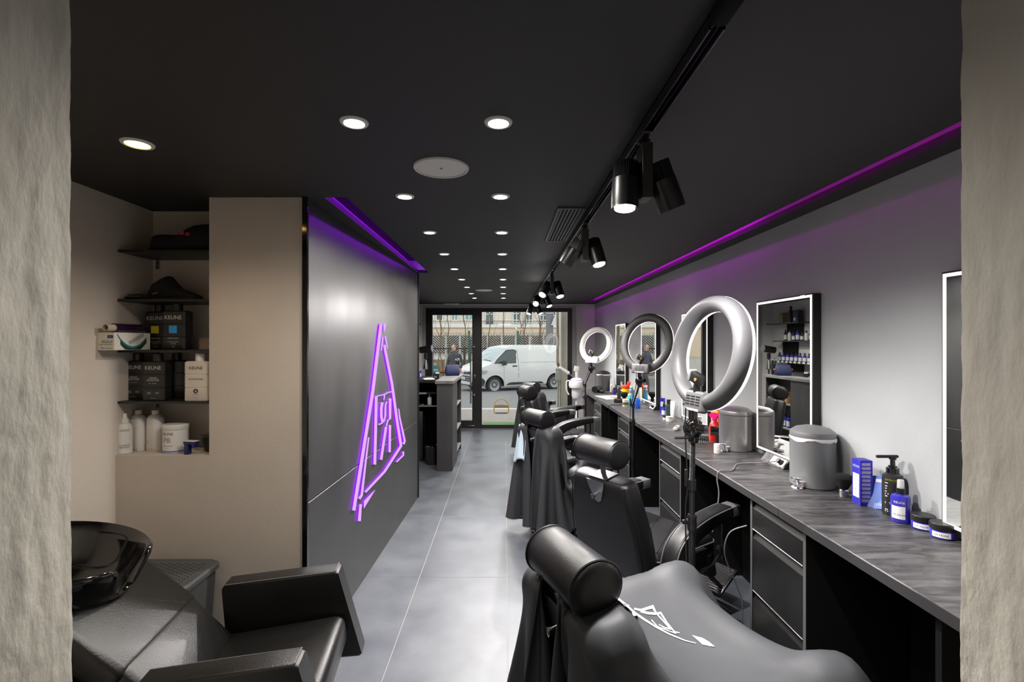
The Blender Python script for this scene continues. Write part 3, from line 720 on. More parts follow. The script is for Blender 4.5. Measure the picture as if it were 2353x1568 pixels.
for c in (WF, WR):
    for sd in (1, -1):
        M = Matrix.Translation((c, sd * 0.80, WRAD)) @ Matrix.Rotation(R(-90 * sd), 4, 'X')
        wl = G().lathe([(0.20, -0.09), (0.30, -0.10), (0.33, -0.07), (WRAD, 0), (0.33, 0.09), (0.30, 0.115), (0.225, 0.115), (0.21, 0.09)], n=32, M=M).build('wheel', mat('tyre', (0.02, 0.02, 0.02), 0.8), van)
        G().lathe([(0, 0.10), (0.05, 0.105), (0.08, 0.085), (0.15, 0.095), (0.205, 0.11), (0.222, 0.115), (0.222, 0.0), (0, 0.0)], n=32, M=M).build('hubcap', mat('hubcap_grey', (0.36, 0.36, 0.36), 0.35, metal=0.6), wl)
        hh = G()
        for k in range(14):
            a = 2 * PI * k / 14; hh.box((0.165 * math.cos(a), 0.165 * math.sin(a), 0.100), (0.055, 0.035, 0.012), 0.006, 1, rot=(0, 0, a), M=M)
        hh.build('hub_slots', M_vd, wl)
        ar = G().rings([[(c + 0.42 * math.cos(a), sd * yy, 0.33 + 0.40 * math.sin(a)) for a in np.linspace(0, PI, 17)] for yy in (0.55, wv(c, 0.6) - 0.01)], closed=False)
        ar.build('wheel_arch', M_vd, van, fixn=False)
# ---- pedestrian on the far pavement, walking left
per = thing('person', 'passer-by in a dark grey jacket seen through the entrance door', 'person', ((1045 - VX) / FP * 17.5, 17.5, -0.31), R(235)); per.scale = (1.05, 1.05, 1.05)
def skin_body(name, joints, edges, m, parent, lv=2):
    me = bpy.data.meshes.new(name); me.from_pydata([j[0] for j in joints], edges, [])
    o = bpy.data.objects.new(name, me); COL.objects.link(o); o.parent = parent
    sk = o.modifiers.new('skin', 'SKIN'); sk.use_smooth_shade = True
    me.update()
    if not me.skin_vertices: me.attributes
    sv = me.skin_vertices[0].data if len(me.skin_vertices) else None
    if sv:
        for i, j in enumerate(joints):
            sv[i].radius = j[1]; sv[i].use_root = (i == 0)
    ss = o.modifiers.new('sub', 'SUBSURF'); ss.levels = lv; ss.render_levels = lv
    me.materials.append(m); return o
def limb(g, pts, rs, n=12):
    pts = [Vector(p) for p in pts]
    P2 = smooth_path(pts, 5); rr = np.interp(np.linspace(0, len(pts) - 1, len(P2)), range(len(pts)), rs)
    rg = []; up = Vector((0, 1, 0.01))
    for i, p in enumerate(P2):
        t_ = (P2[min(i + 1, len(P2) - 1)] - P2[max(i - 1, 0)]).normalized(); u = (up - t_ * up.dot(t_)).normalized(); sd = t_.cross(u)
        rg.append([p + (u * math.cos(2 * PI * j / n) + sd * math.sin(2 * PI * j / n)) * rr[i] for j in range(n)])
    g.rings(rg)
# body: one remeshed continuous surface (x forward)
bd = G()
bd.rings([[(cx + sx_ * math.cos(a), sy_ * math.sin(a), z) for a in np.linspace(0, 2 * PI, 17)[:-1]] for (z, sx_, sy_, cx) in
          ((0.84, 0.11, 0.16, 0), (0.95, 0.13, 0.18, 0), (1.08, 0.125, 0.17, 0), (1.25, 0.14, 0.20, 0), (1.38, 0.13, 0.215, 0.01), (1.46, 0.09, 0.15, 0.02), (1.50, 0.06, 0.07, 0.03), (1.56, 0.055, 0.055, 0.04))])
for sd in (1, -1):
    limb(bd, [(0, sd * 0.09, 0.92), (0.16 * sd, sd * 0.09, 0.50), (0.02 * sd + (-0.12 if sd < 0 else 0.16), sd * 0.09, 0.10)], (0.09, 0.062, 0.045))
    limb(bd, [(0.01, sd * 0.20, 1.42), (-0.08 * sd, sd * 0.25, 1.15), (0.05 - 0.06 * sd, sd * 0.25, 0.92)], (0.062, 0.05, 0.038))
    limb(bd, [(0.02 * sd + (-0.14 if sd < 0 else 0.14), sd * 0.09, 0.05), (0.02 * sd + (0.06 if sd < 0 else 0.34), sd * 0.09, 0.035)], (0.05, 0.03))
bo = bd.build('body', mat('dark_grey_cloth', (0.055, 0.055, 0.06), 0.85), per)
rm = bo.modifiers.new('join', 'REMESH'); rm.mode = 'VOXEL'; rm.voxel_size = 0.022; rm.use_smooth_shade = True
M_skin = mat('skin', (0.50, 0.29, 0.20), 0.6)
hd = G(); hd.lathe([(0, -0.115), (0.045, -0.105), (0.066, -0.06), (0.075, 0), (0.074, 0.045), (0.055, 0.09), (0.025, 0.11), (0, 0.113)], c=(0.05, 0, 1.63), n=20, sx=1.2)
hd.box((0.148, 0, 1.615), (0.03, 0.022, 0.045), 0.01).box((0.045, 0.075, 1.62), (0.03, 0.012, 0.05), 0.005).box((0.045, -0.075, 1.62), (0.03, 0.012, 0.05), 0.005)
hd = hd.build('head', M_skin, per)
G().box((0.135, 0.03, 1.645), (0.012, 0.022, 0.01), 0.004).box((0.135, -0.03, 1.645), (0.012, 0.022, 0.01), 0.004).box((0.135, 0, 1.565), (0.012, 0.05, 0.008), 0.003).build('face_features', mat('dark_feature', (0.08, 0.04, 0.03), 0.6), hd)
G().lathe([(0.079, 0.0), (0.078, 0.05), (0.058, 0.095), (0.026, 0.116), (0, 0.119)], c=(0.035, 0, 1.63), n=20, sx=1.1).build('hair', mat('grey_hair', (0.18, 0.14, 0.12), 0.9), hd)
for sd in (1, -1):
    hn = G(); c = Vector((0.05 - 0.07 * sd, sd * 0.25, 0.87)); hn.box(c, (0.04, 0.028, 0.09), 0.012)
    for k in range(4): limb(hn, [c + Vector((-0.015 + k * 0.011, 0, -0.035)), c + Vector((-0.01 + k * 0.011, -0.004 * sd, -0.075)), c + Vector((-0.002 + k * 0.011, -0.015 * sd, -0.10 + abs(k - 1.5) * 0.006))], (0.008, 0.007, 0.006), 6)
    limb(hn, [c + Vector((0.02, 0, 0.02)), c + Vector((0.04, -0.006 * sd, -0.01)), c + Vector((0.042, -0.012 * sd, -0.04))], (0.010, 0.009, 0.007), 6)
    hn.build('hand', M_skin, per)
# ============================================================ BARBER CHAIRS (local x forward, y left, origin on the floor under the column)
def section_loft(g, secs):
    # each section: centre, axis-u, axis-v, half sizes, corner radius
    g.rings([[Vector(c) + Vector(u) * a + Vector(v) * b for a, b in rrect(hu, hv, r, 4)] for (c, u, v, hu, hv, r) in secs])
def chair(label, loc, deg, raise_=0.0, lift=0.0, cover=False):
    t = thing('barber_chair', label, 'chair', (loc[0], loc[1], 0), R(deg), group='black barber chairs in a row')
    z = raise_
    b = G().lathe([(0, 0.002), (0.31, 0.002), (0.335, 0.012), (0.33, 0.03), (0.27, 0.042), (0.15, 0.062), (0.085, 0.085), (0.075, 0.10), (0, 0.10)], n=48).build('base', M_gloss, t)
    G().tube([(0.333 * math.cos(a), 0.333 * math.sin(a), 0.022) for a in np.linspace(0, 2 * PI, 49)[:-1]], 0.017, 10, closed=True).build('chrome_rim', M_chrome, b)
    G().cyl((0, 0, 0.08), (0, 0, 0.36 + z), 0.066, n=28).lathe([(0, 0.09), (0.09, 0.09), (0.085, 0.11), (0.066, 0.12), (0, 0.12)]).build('column', M_blackm, t)
    G().tube(smooth_path([(0.0, 0.05, 0.30), (-0.12, 0.10, 0.29), (-0.26, 0.14, 0.28), (-0.32, 0.10, 0.275), (-0.30, 0.04, 0.275), (-0.22, 0.03, 0.28), (-0.05, -0.03, 0.30)], 5), 0.008, 8).build('pump_lever', M_chrome, t)
    G().box((0.02, 0, 0.385 + z), (0.42, 0.44, 0.055), 0.01).box((0.02, 0, 0.35 + z), (0.26, 0.26, 0.05), 0.02).build('seat_frame', M_blackm, t)
    st = G().box((0.035, 0, 0.475 + z), (0.52, 0.50, 0.13), 0.045, 4).build('seat', M_leather, t)
    G().tube([(x + 0.035, y, 0.505 + z) for x, y in rrect(0.262, 0.252, 0.05, 5)], 0.004, 6, closed=True).build('piping', M_pipe, st)
    q = G()
    for k in range(-3, 4):
        q.tube([(0.035 - 0.22, k * 0.11 - 0.11, 0.541 + z), (0.035 + 0.22, k * 0.11 + 0.11, 0.541 + z)] if abs(k) < 2 else [(0.0, k * 0.07, 0.541 + z), (0.1, k * 0.07, 0.541 + z)], 0.002, 4)
    q.build('stitching', M_black, st)
    # back, narrowing upwards and leaning back
    bd = Vector((-0.20, 0, 1)).normalized(); bn = Vector((1, 0, 0.20)).normalized(); b0 = Vector((-0.235, 0, 0.40 + z))
    secs = []
    for s_, hy, hx, r_ in ((0.0, 0.235, 0.050, 0.03), (0.02, 0.245, 0.060, 0.04), (0.10, 0.25, 0.066, 0.045), (0.25, 0.242, 0.066, 0.045), (0.42, 0.212, 0.062, 0.042), (0.495, 0.198, 0.058, 0.04), (0.513, 0.190, 0.050, 0.035), (0.52, 0.172, 0.035, 0.03)):
        secs.append((b0 + bd * s_, (0, 1, 0), bn, hy, hx, r_))
    g = G(); section_loft(g, secs); bk = g.build('backrest', M_leather, t, ang=50)
    for side in (-1, 1):   # seam piping along rear and front edges
        G().tube([b0 + bd * s_ + Vector((0, side * (hy - 0.012), 0)) - bn * (hx - 0.004) for s_, hy, hx in ((0.02, 0.245, 0.060), (0.10, 0.25, 0.066), (0.25, 0.242, 0.066), (0.42, 0.212, 0.062), (0.495, 0.198, 0.058))], 0.0035, 6).build('seam', M_black, bk)
    G().tube([b0 + bd * 0.503 + Vector((0, y, 0)) - bn * 0.050 for y in np.linspace(-0.185, 0.185, 9)], 0.0035, 6).build('seam', M_black, bk)
    # headrest bracket: tongue shaped plate, bar, roll
    Mx = Matrix((( -bd.x * 0, bd.x, -bn.x, 0), (1, 0, 0, 0), (0, bd.z, -bn.z, 0), (0, 0, 0, 1)))
    poly = [(-0.062, 0.0), (0.062, 0.0), (0.055, -0.03), (0.036, -0.075), (0.024, -0.105), (0.0, -0.118), (-0.024, -0.105), (-0.036, -0.075), (-0.055, -0.03)]
    o0 = b0 + bd * 0.512
    br = G().prism(poly, 0.0, 0.004, M=Matrix.Translation(o0 - bn * 0.0625) @ Mx)
    br.box(o0 + bd * 0.010 + bn * 0.0, (0.10, 0.124, 0.006), 0.002, 1, rot=(0, -0.197, 0))
    br = br.build('bracket_plate', M_steel, t)
    G().cyl(o0 - bd * 0.07 - bn * 0.064, o0 - bd * 0.07 - bn * 0.09, 0.009).lathe([(0, 0), (0.013, 0.002), (0.013, 0.012), (0, 0.014)], M=Matrix.Translation(o0 - bd * 0.07 - bn * 0.10) @ Matrix.Rotation(R(90), 4, 'Y')).build('set_screw', M_chrome, br)
    hz = 0.078 + lift
    hp = o0 + bd * hz + bn * 0.005
    G().box((o0 + hp) / 2 + Vector((0, 0, 0)), (0.008, 0.032, hz + 0.10), 0.001, 1, rot=(0, -0.197, 0)).build('headrest_bar', M_steel, t)
    hr = G()
    hr.rings([[hp + Vector((0, y, 0)) + (bn * (0.078 * math.cos(a)) + bd * (0.070 * math.sin(a))) * sc for a in np.linspace(0, 2 * PI, 29)[:-1]] for y, sc in ((-0.142, 0.55), (-0.140, 0.80), (-0.135, 0.95), (-0.128, 1.0), (0.128, 1.0), (0.135, 0.95), (0.140, 0.80), (0.142, 0.55))])
    hr = hr.build('headrest', M_leather, t, ang=60)
    for y in (-0.1285, 0.1285):
        G().tube([hp + Vector((0, y, 0)) + bn * (0.079 * math.cos(a)) + bd * (0.071 * math.sin(a)) for a in np.linspace(0, 2 * PI, 33)[:-1]], 0.003, 6, closed=True).build('piping', M_black, hr)
    # arms
    for side in (-1, 1):
        pth = [Vector(p) for p in ((-0.215, 0, 0.455 + z), (-0.205, 0, 0.53 + z), (-0.16, 0, 0.61 + z), (-0.07, 0, 0.668 + z), (0.06, 0, 0.702 + z), (0.20, 0, 0.718 + z), (0.285, 0, 0.722 + z))]
        hts = [0.035, 0.05, 0.052, 0.048, 0.042, 0.036, 0.032]
        Pq = smooth_path(pth, 4); hh = np.interp(np.linspace(0, 6, len(Pq)), range(7), hts)
        g = G(); rows = []; el = []; er = []
        for i, p in enumerate(Pq):
            tn = (Pq[min(i + 1, len(Pq) - 1)] - Pq[max(i - 1, 0)]).normalized(); nn = Vector((-tn.z, 0, tn.x))
            cc = p + Vector((0, side * 0.305, 0)) - nn * hh[i]
            rows.append((cc, (0, 1, 0), nn, 0.046, hh[i], 0.02)); el.append(cc + nn * (hh[i] - 0.006) + Vector((0, -0.044, 0))); er.append(cc + nn * (hh[i] - 0.006) + Vector((0, 0.044, 0)))
        section_loft(g, rows); ar = g.build('armrest', M_leather, t, ang=50)
        G().tube(el, 0.0035, 6).tube(er, 0.0035, 6).build('piping', M_pipe, ar)
        G().box((0.325, side * 0.305, 0.688 + z), (0.085, 0.085, 0.058), 0.008, 2).build('arm_cap', mat('satin_arm_cap', (0.33, 0.33, 0.34), 0.35, metal=0.8), ar)
        G().box((-0.02, side * 0.29, 0.46 + z), (0.30, 0.03, 0.12), 0.01).cyl((0.27, side * 0.30, 0.42 + z), (0.27, side * 0.30, 0.66 + z), 0.008).build('arm_bracket', M_blackm, ar)
    # leg rest and foot plate
    G().box((0.335, 0, 0.36 + z), (0.06, 0.40, 0.22), 0.025, 3, rot=(0, -0.25, 0)).build('leg_rest', M_leather, t)
    fr_ = G()
    for side in (-1, 1): fr_.tube([(0.20, side * 0.15, 0.39 + z), (0.36, side * 0.15, 0.26 + z), (0.50, side * 0.15, 0.14 + z * 0.5)], 0.014, 8)
    fr_ = fr_.build('footrest_frame', M_blackm, t)
    Mf = Matrix.Translation((0.53, 0, 0.165 + z * 0.5)) @ Matrix.Rotation(R(-28), 4, 'Y')
    fp = G().box((0, 0, 0), (0.22, 0.36, 0.018), 0.006, M=Mf).build('footplate', M_blackm, t)
    gr = G()
    for k in range(13): gr.box((-0.096 + k * 0.016, 0, 0.012), (0.008, 0.34, 0.008), 0.002, 1, M=Mf)
    gr.build('tread_ribs', M_chrome, fp)
    G().tube(smooth_path([(0.02, -0.25, 0.40 + z), (0.10, -0.33, 0.44 + z), (0.14, -0.36, 0.50 + z)], 4), 0.007, 8).lathe([(0, 0), (0.015, 0.005), (0.018, 0.03), (0.01, 0.05), (0, 0.052)], c=(0.14, -0.36, 0.50 + z)).build('recline_lever', M_blackm, t)
    return t
CH_ = {
 'A': ((0.505, 1.485), 22, 0.0, 0.0, 'barber chair nearest the camera, under a cape with white print'),
 'B': ((0.80, 2.74), 34, 0.0, 0.062, 'uncovered barber chair with raised headrest on a steel bar'),
 'C': ((0.565, 4.18), 32, 0.0, 0.0, 'third barber chair, cape parted behind its back over a round chrome-rimmed base'),
 'D': ((0.58, 5.45), 17, 0.08, 0.0, 'fourth barber chair, uncovered, between two chairs with capes'),
 'E': ((0.64, 6.95), 36, 0.0, 0.0, 'farthest barber chair, under a cape by the shop window')}
for k, (loc, dg, rs, lf, lab) in CH_.items(): chair(lab, loc, dg, rs, lf)

# ============================================================ CAPES: small cloth solver draping a round cape over the chair shapes
def drape(seed, rmin, rf, rb, amin, amax, neck, n_r=32, n_a=96, steps=210, stiff_seed=0.02, margin=0.012):
    rng = np.random.RandomState(seed)
    ang = np.linspace(R(amin), R(amax), n_a)
    c0 = np.array(neck)
    Rm = rb + (rf - rb) * (0.5 + 0.5 * np.cos(ang)) ** 0.8
    rr = np.linspace(0, 1, n_r)[:, None]
    rad = rmin + (Rm[None, :] - rmin) * rr
    X = np.zeros((n_r, n_a, 3))
    X[..., 0] = c0[0] + rad * np.cos(ang)[None, :]; X[..., 1] = c0[1] + rad * np.sin(ang)[None, :]
    X[..., 2] = c0[2] + 0.0 + 0.02 * rr + rng.randn(n_r, n_a) * stiff_seed * rr
    rest = X.copy(); rest[..., 2] = c0[2]
    V = np.zeros_like(X); pin = X[0].copy(); pin[:, 2] = c0[2] - 0.005
    # the neck opening hugs the back of the headrest bar
    cons = []
    for (a, b, st) in ((1, 0, 1.0), (0, 1, 1.0), (1, 1, 0.6), (1, -1, 0.6), (2, 0, 0.08), (0, 2, 0.08)):
        i0 = slice(0, n_r - a)
        if b >= 0: s0 = (slice(0, n_r - a), slice(0, n_a - b)); s1 = (slice(a, n_r), slice(b, n_a))
        else: s0 = (slice(0, n_r - a), slice(-b, n_a)); s1 = (slice(a, n_r), slice(0, n_a + b))
        L = np.linalg.norm(rest[s1] - rest[s0], axis=-1)
        ii = np.arange(L.shape[0])[:, None] + np.zeros(L.shape[1], int)[None]; jj = np.arange(L.shape[1])[None] + np.zeros(L.shape[0], int)[:, None]
        par = (ii // a) % 2 if a else (jj // b) % 2
        for pq in (0, 1): cons.append((s0, s1, L, st, (par == pq)[..., None]))
    # collision shapes: boxes (centre, half, tilt about y), rounded
    shapes = [((0.035, 0, 0.475), (0.25, 0.24, 0.06), 0.0, 0.02),
              ((-0.287, 0, 0.655), (0.045, 0.205, 0.245), -0.197, 0.022),
              ((0.12, 0.305, 0.555), (0.23, 0.028, 0.140), -0.05, 0.02), ((0.12, -0.305, 0.555), (0.23, 0.028, 0.140), -0.05, 0.02),
              ((-0.14, 0.305, 0.50), (0.05, 0.03, 0.10), -0.4, 0.02), ((-0.14, -0.305, 0.50), (0.05, 0.03, 0.10), -0.4, 0.02),
              ((-0.335, 0, 1.015), (0.058, 0.13, 0.055), -0.197, 0.022),
              ((0.315, 0.305, 0.690), (0.066, 0.052, 0.034), 0.0, 0.02), ((0.315, -0.305, 0.690), (0.066, 0.052, 0.034), 0.0, 0.02),
              ((0.42, 0, 0.25), (0.13, 0.16, 0.06), 0.8, 0.03)]
    def collide(X):
        for c, h, tl, r in shapes:
            cs, sn = math.cos(tl), math.sin(tl)
            d = X - np.array(c)
            lx = d[..., 0] * cs - d[..., 2] * sn; lz = d[..., 0] * sn + d[..., 2] * cs
            p = np.stack([lx, d[..., 1], lz], -1); hh = np.array(h)
            q = np.abs(p) - hh
            qo = np.maximum(q, 0); do = np.linalg.norm(qo, axis=-1)
            mi = q.max(-1); inside = (mi < 0)
            dist = np.where(inside, mi, do) - (r + margin)
            hit = dist < 0
            if not hit.any(): continue
            gr = np.where((do > 1e-9)[..., None], qo / np.maximum(do, 1e-9)[..., None], 0)
            qi = q.copy()
            if h[1] < 0.06: qi[..., 2] = np.where(p[..., 2] > 0, qi[..., 2] * 0.12, qi[..., 2] * 3)
            ax = qi.argmax(-1); gi = np.eye(3)[ax]
            dist = np.where(inside, np.take_along_axis(q, ax[..., None], -1)[..., 0], do) - (r + margin); hit = dist < 0
            gr = np.where(inside[..., None], gi, gr) * np.where(p >= 0, 1, -1)
            mv = gr * (-dist)[..., None] * hit[..., None]
            X[..., 0] += mv[..., 0] * cs + mv[..., 2] * sn; X[..., 1] += mv[..., 1]; X[..., 2] += -mv[..., 0] * sn + mv[..., 2] * cs
            hits.append(hit)
        X[..., 2] = np.maximum(X[..., 2], 0.015)
    dt = 1 / 60.0
    for s_ in range(steps):
        V[..., 2] -= 9.8 * dt; V *= 0.965
        prev = X.copy(); X += V * dt
        hits = []
        for it in range(9):
            for s0, s1, L, st, mk in cons:
                d = X[s1] - X[s0]; ln = np.linalg.norm(d, axis=-1)
                co = (d * ((ln - L) / np.maximum(ln, 1e-6) * 0.5 * st)[..., None]) * mk
                X[s0] += co; X[s1] -= co
            X[0] = pin
            if it % 2 == 0: collide(X)
        V = (X - prev) / dt
        if hits:
            hm = np.zeros(X.shape[:2], bool)
            for h in hits: hm |= h
            V[hm] *= 0.45
        sp = np.linalg.norm(V, axis=-1, keepdims=True); V *= np.minimum(1, 1.1 / np.maximum(sp, 1e-6))
    return X
def cape(label, key, X, deg=None):
    loc, dg, rs, lf, _ = CH_[key]
    t = thing('barber_cape', label, 'cape', (loc[0], loc[1], rs), R(dg), group='charcoal barber capes left on chairs')
    g = G(); nr, na = X.shape[:2]
    g.rings([[tuple(X[i, j]) for j in range(na)] for i in range(nr)], closed=False)
    o = g.build('cloth', M_cape, t, ang=0, fixn=False)
    o.data.shade_smooth()
    ss = o.modifiers.new('sub', 'SUBSURF'); ss.levels = 1; ss.render_levels = 1
    so = o.modifiers.new('thick', 'SOLIDIFY'); so.thickness = 0.0025; so.offset = 0
    hem = G(); hem.tube([tuple(X[-1, j] + np.array([0, 0, 0.0])) for j in range(na)], 0.0035, 5)
    hem.build('hem', mat('grey_hem', (0.10, 0.10, 0.105), 0.6), t)
    nb = G(); nb.tube([tuple(X[0, j]) for j in range(na)], 0.008, 6); nb.build('neck_band', M_black, t)
    return t, o
NECK = (-0.345, 0.0, 0.945)
XA = drape(1, 0.085, 1.42, 0.80, -146, 146, NECK)
XC_ = drape(7, 0.085, 0.95, 0.82, -118, 122, NECK, stiff_seed=0.03)
XE = drape(4, 0.085, 1.05, 0.68, -135, 150, NECK, stiff_seed=0.03)
capeA, clothA = cape('charcoal cape with white triangle print on the nearest barber chair', 'A', XA)
capeC, clothC = cape('charcoal cape hanging open with a pale blue towel, over the chrome-rimmed base', 'C', XC_)
capeE, clothE = cape('charcoal cape on the farthest chair by the shop window', 'E', XE)
def decal(tpar, X, dg, loc, polys, m, name, off=0.004, stepsz=0.010):
    # flat print: outline pixels are dropped on the cloth surface, then the print follows the cloth
    from mathutils.geometry import tessellate_polygon
    Mw = Matrix.Translation((loc[0], loc[1], 0)) @ Matrix.Rotation(R(dg), 4, 'Z'); Mi = Mw.inverted()
    nr, na = X.shape[:2]; vs = [Vector(X[i, j]) for i in range(nr) for j in range(na)]
    fs = [(i * na + j, i * na + j + 1, (i + 1) * na + j + 1, (i + 1) * na + j) for i in range(nr - 1) for j in range(na - 1)]
    bv = BVHTree.FromPolygons(vs, fs)
    o_ = Mi @ Vector((0, 0, CH)); bm = bmesh.new()
    for poly in polys:
        v2 = [bm.verts.new((x, y, 0)) for x, y in poly]
        try: bm.faces.new(v2)
        except ValueError: pass
    bmesh.ops.triangulate(bm, faces=bm.faces)
    for _ in range(5):
        es = [e for e in bm.edges if e.calc_length() > 9]
        if not es: break
        bmesh.ops.subdivide_edges(bm, edges=es, cuts=1); bmesh.ops.triangulate(bm, faces=bm.faces)
    bad = []
    for v in bm.verts:
        d = (Mi.to_3x3() @ Vector(((v.co.x - VX) / FP, 1, -(v.co.y - VY) / FP))).normalized()
        h, n, i, ds = bv.ray_cast(o_, d)
        if h is None: bad.append(v); continue
        if n.dot(d) > 0: n = -n
        v.co = h + n * off
    bmesh.ops.delete(bm, geom=bad, context='VERTS')
    me = bpy.data.meshes.new(name); bm.to_mesh(me); bm.free(); me.materials.append(m)
    o = bpy.data.objects.new(name, me); COL.objects.link(o); o.parent = tpar; return o
S6 = lambda pts: [(1400 + x / 6.536, 1340 + y / 6.536) for x, y in pts]
def stroke(pts, wd, wd2=None):
    n = len(pts); L, Rr = [], []
    for i, (x, y) in enumerate(pts):
        p_ = pts[max(i - 1, 0)]; q_ = pts[min(i + 1, n - 1)]; d_ = Vector((q_[0] - p_[0], q_[1] - p_[1])).normalized()
        ww = (wd if wd2 is None else wd + (wd2 - wd) * i / (n - 1)) / 2
        L.append((x - d_.y * ww, y + d_.x * ww)); Rr.append((x + d_.y * ww, y - d_.x * ww))
    return S6(L + Rr[::-1])
prints = [stroke([(110, 245), (215, 325), (380, 470), (560, 590), (700, 680), (900, 785), (1130, 882), (1300, 925)], 42, 10),
          S6([(215, 318), (305, 355), (270, 362), (200, 330)]),
          stroke([(370, 402), (470, 425), (640, 375)], 26, 46), stroke([(640, 350), (700, 470)], 34, 26), stroke([(470, 440), (580, 470), (700, 480), (770, 462)], 40, 30),
          stroke([(765, 460), (860, 610), (975, 752), (1052, 768)], 26, 14), stroke([(720, 490), (810, 590), (920, 715)], 20, 16),
          stroke([(630, 572), (720, 672), (860, 725), (1000, 778)], 16, 12), stroke([(740, 640), (830, 690), (930, 712)], 10, 24),
          S6([(1240, 803), (1400, 845), (1500, 905), (1585, 975), (1500, 970), (1410, 890), (1480, 960), (1400, 945), (1330, 880)])]
for pr in prints: decal(capeA, XA, CH_['A'][1], CH_['A'][0], [pr], M_printw, 'printed_logo')
# the pale lining / towel at the back of the third chair
tw = thing('towel', 'pale blue towel tucked in the cape of the third chair', 'towel', (CH_['C'][0][0], CH_['C'][0][1], 0), R(CH_['C'][1]))
g = G(); g.grid(lambda u, v: (-0.395 - 0.05 * v + 0.012 * math.sin(u * 9), 0.06 + 0.12 * u + 0.05 * v * u + 0.03 * (1 - v), 0.90 - 0.26 * v - 0.05 * u * v + 0.012 * math.sin(u * 7 + v * 5)), 14, 18)
o = g.build('cloth', mat('pale_blue_towel', (0.42, 0.52, 0.60), 0.8), tw, ang=0, fixn=False); o.data.shade_smooth()
so = o.modifiers.new('thick', 'SOLIDIFY'); so.thickness = 0.004
# ============================================================ WORKTOP AND CABINETS along the grey wall
SEAM = [0.84, 2.11, 3.485, 4.88, 6.25, 7.45]
wt = thing('worktop', 'long dark slate-look worktop along the mirror wall', 'worktop', ((XC + XR) / 2, 0, ZC))
for a, b in zip(SEAM[:-1], SEAM[1:]):
    o = G().box((0, 0, 0), (XR - XC - 0.002, b - a - 0.002, 0.038), 0.001, 1).build('worktop_section', M_slate, wt)
    o.location = (0, (a + b) / 2, -0.019)
    G().box((-(XR - XC) / 2 - 0.0008, 0, -0.0005), (0.003, b - a - 0.003, 0.037), 0.0008, 1).build('front_edge', mat('grey_edge_band', (0.035, 0.034, 0.036), 0.35), o)
XCF = 1.215
M_recess = mat('dark_recess_panel', (0.0025, 0.0025, 0.0025), 0.7, spec=0.2)
bp_ = thing('back_panel', 'black panel closing the knee space under the worktop', 'panel', (XR - 0.03, 0, 0))
G().box((0, 4.14, 0.42), (0.03, 6.6, 0.84)).build('board', M_recess, bp_)
cabs = [(1.95, 2.39), (3.335, 3.80), (4.72, 5.18), (6.09, 6.55)]
CORD = ['drawer cabinet nearest the camera under the worktop', 'second drawer cabinet under the worktop, behind the nearest ring light', 'third drawer cabinet under the worktop, by the middle ring light pole', 'fourth, far drawer cabinet under the worktop']
for (a, b), lab in zip(cabs, CORD):
    c = thing('drawer_cabinet', lab, 'cabinet', (0, (a + b) / 2, 0), group='black drawer cabinets under the worktop')
    wdt = b - a
    G().box(((XCF + 1.63) / 2 + 0.014, 0, 0.425), (1.63 - XCF - 0.03, wdt - 0.04, 0.83)).build('body', M_cab, c)
    for s_ in (-1, 1):
        sp_ = G().box(((XCF + 1.63) / 2, s_ * (wdt / 2 - 0.009), 0.424), (1.63 - XCF, 0.018, 0.846)).build('side_panel', M_recess, c)
        G().box((XCF - 0.0008, s_ * (wdt / 2 - 0.009), 0.424), (0.0016, 0.018, 0.846)).build('edge_band', mat('grey_cab_edge', (0.09, 0.088, 0.09), 0.4), sp_)
    G().box((XCF + 0.03, 0, 0.03), (0.02, wdt - 0.04, 0.06)).build('plinth', M_black, c)
    for (z0, z1) in ((0.698, 0.832), (0.398, 0.688), (0.068, 0.388)):
        # front with a sloped finger lip at its top edge
        hh = z1 - z0; w2 = wdt - 0.044
        poly = [(0.0, z0), (0.0, z1 - 0.034), (0.018, z1 - 0.004), (0.030, z1 - 0.004), (0.030, z0)]
        Mx = Matrix(((1, 0, 0, XCF), (0, 0, 1, 0), (0, 1, 0, 0), (0, 0, 0, 1)))
        d = G().prism(poly, -w2 / 2, w2 / 2, M=Mx).build('drawer', M_cab, c, ang=0)
        G().box((XCF + 0.004, 0, z0 - 0.0025), (0.012, w2, 0.005), 0.001, 1).build('metal_edge', M_alu, d)
end = thing('end_panel', 'black support panel under the near end of the worktop', 'panel', (1.42, 1.36, 0.0))
G().box((0, 0, 0.424), (0.40, 0.02, 0.846)).build('board', M_recess, end)
endf = thing('end_panel', 'grey end panel under the far end of the worktop', 'panel', (1.43, 7.43, 0.0))
G().box((0, 0, 0.424), (0.40, 0.02, 0.846)).build('board', MT['grey_cab_edge'], endf)
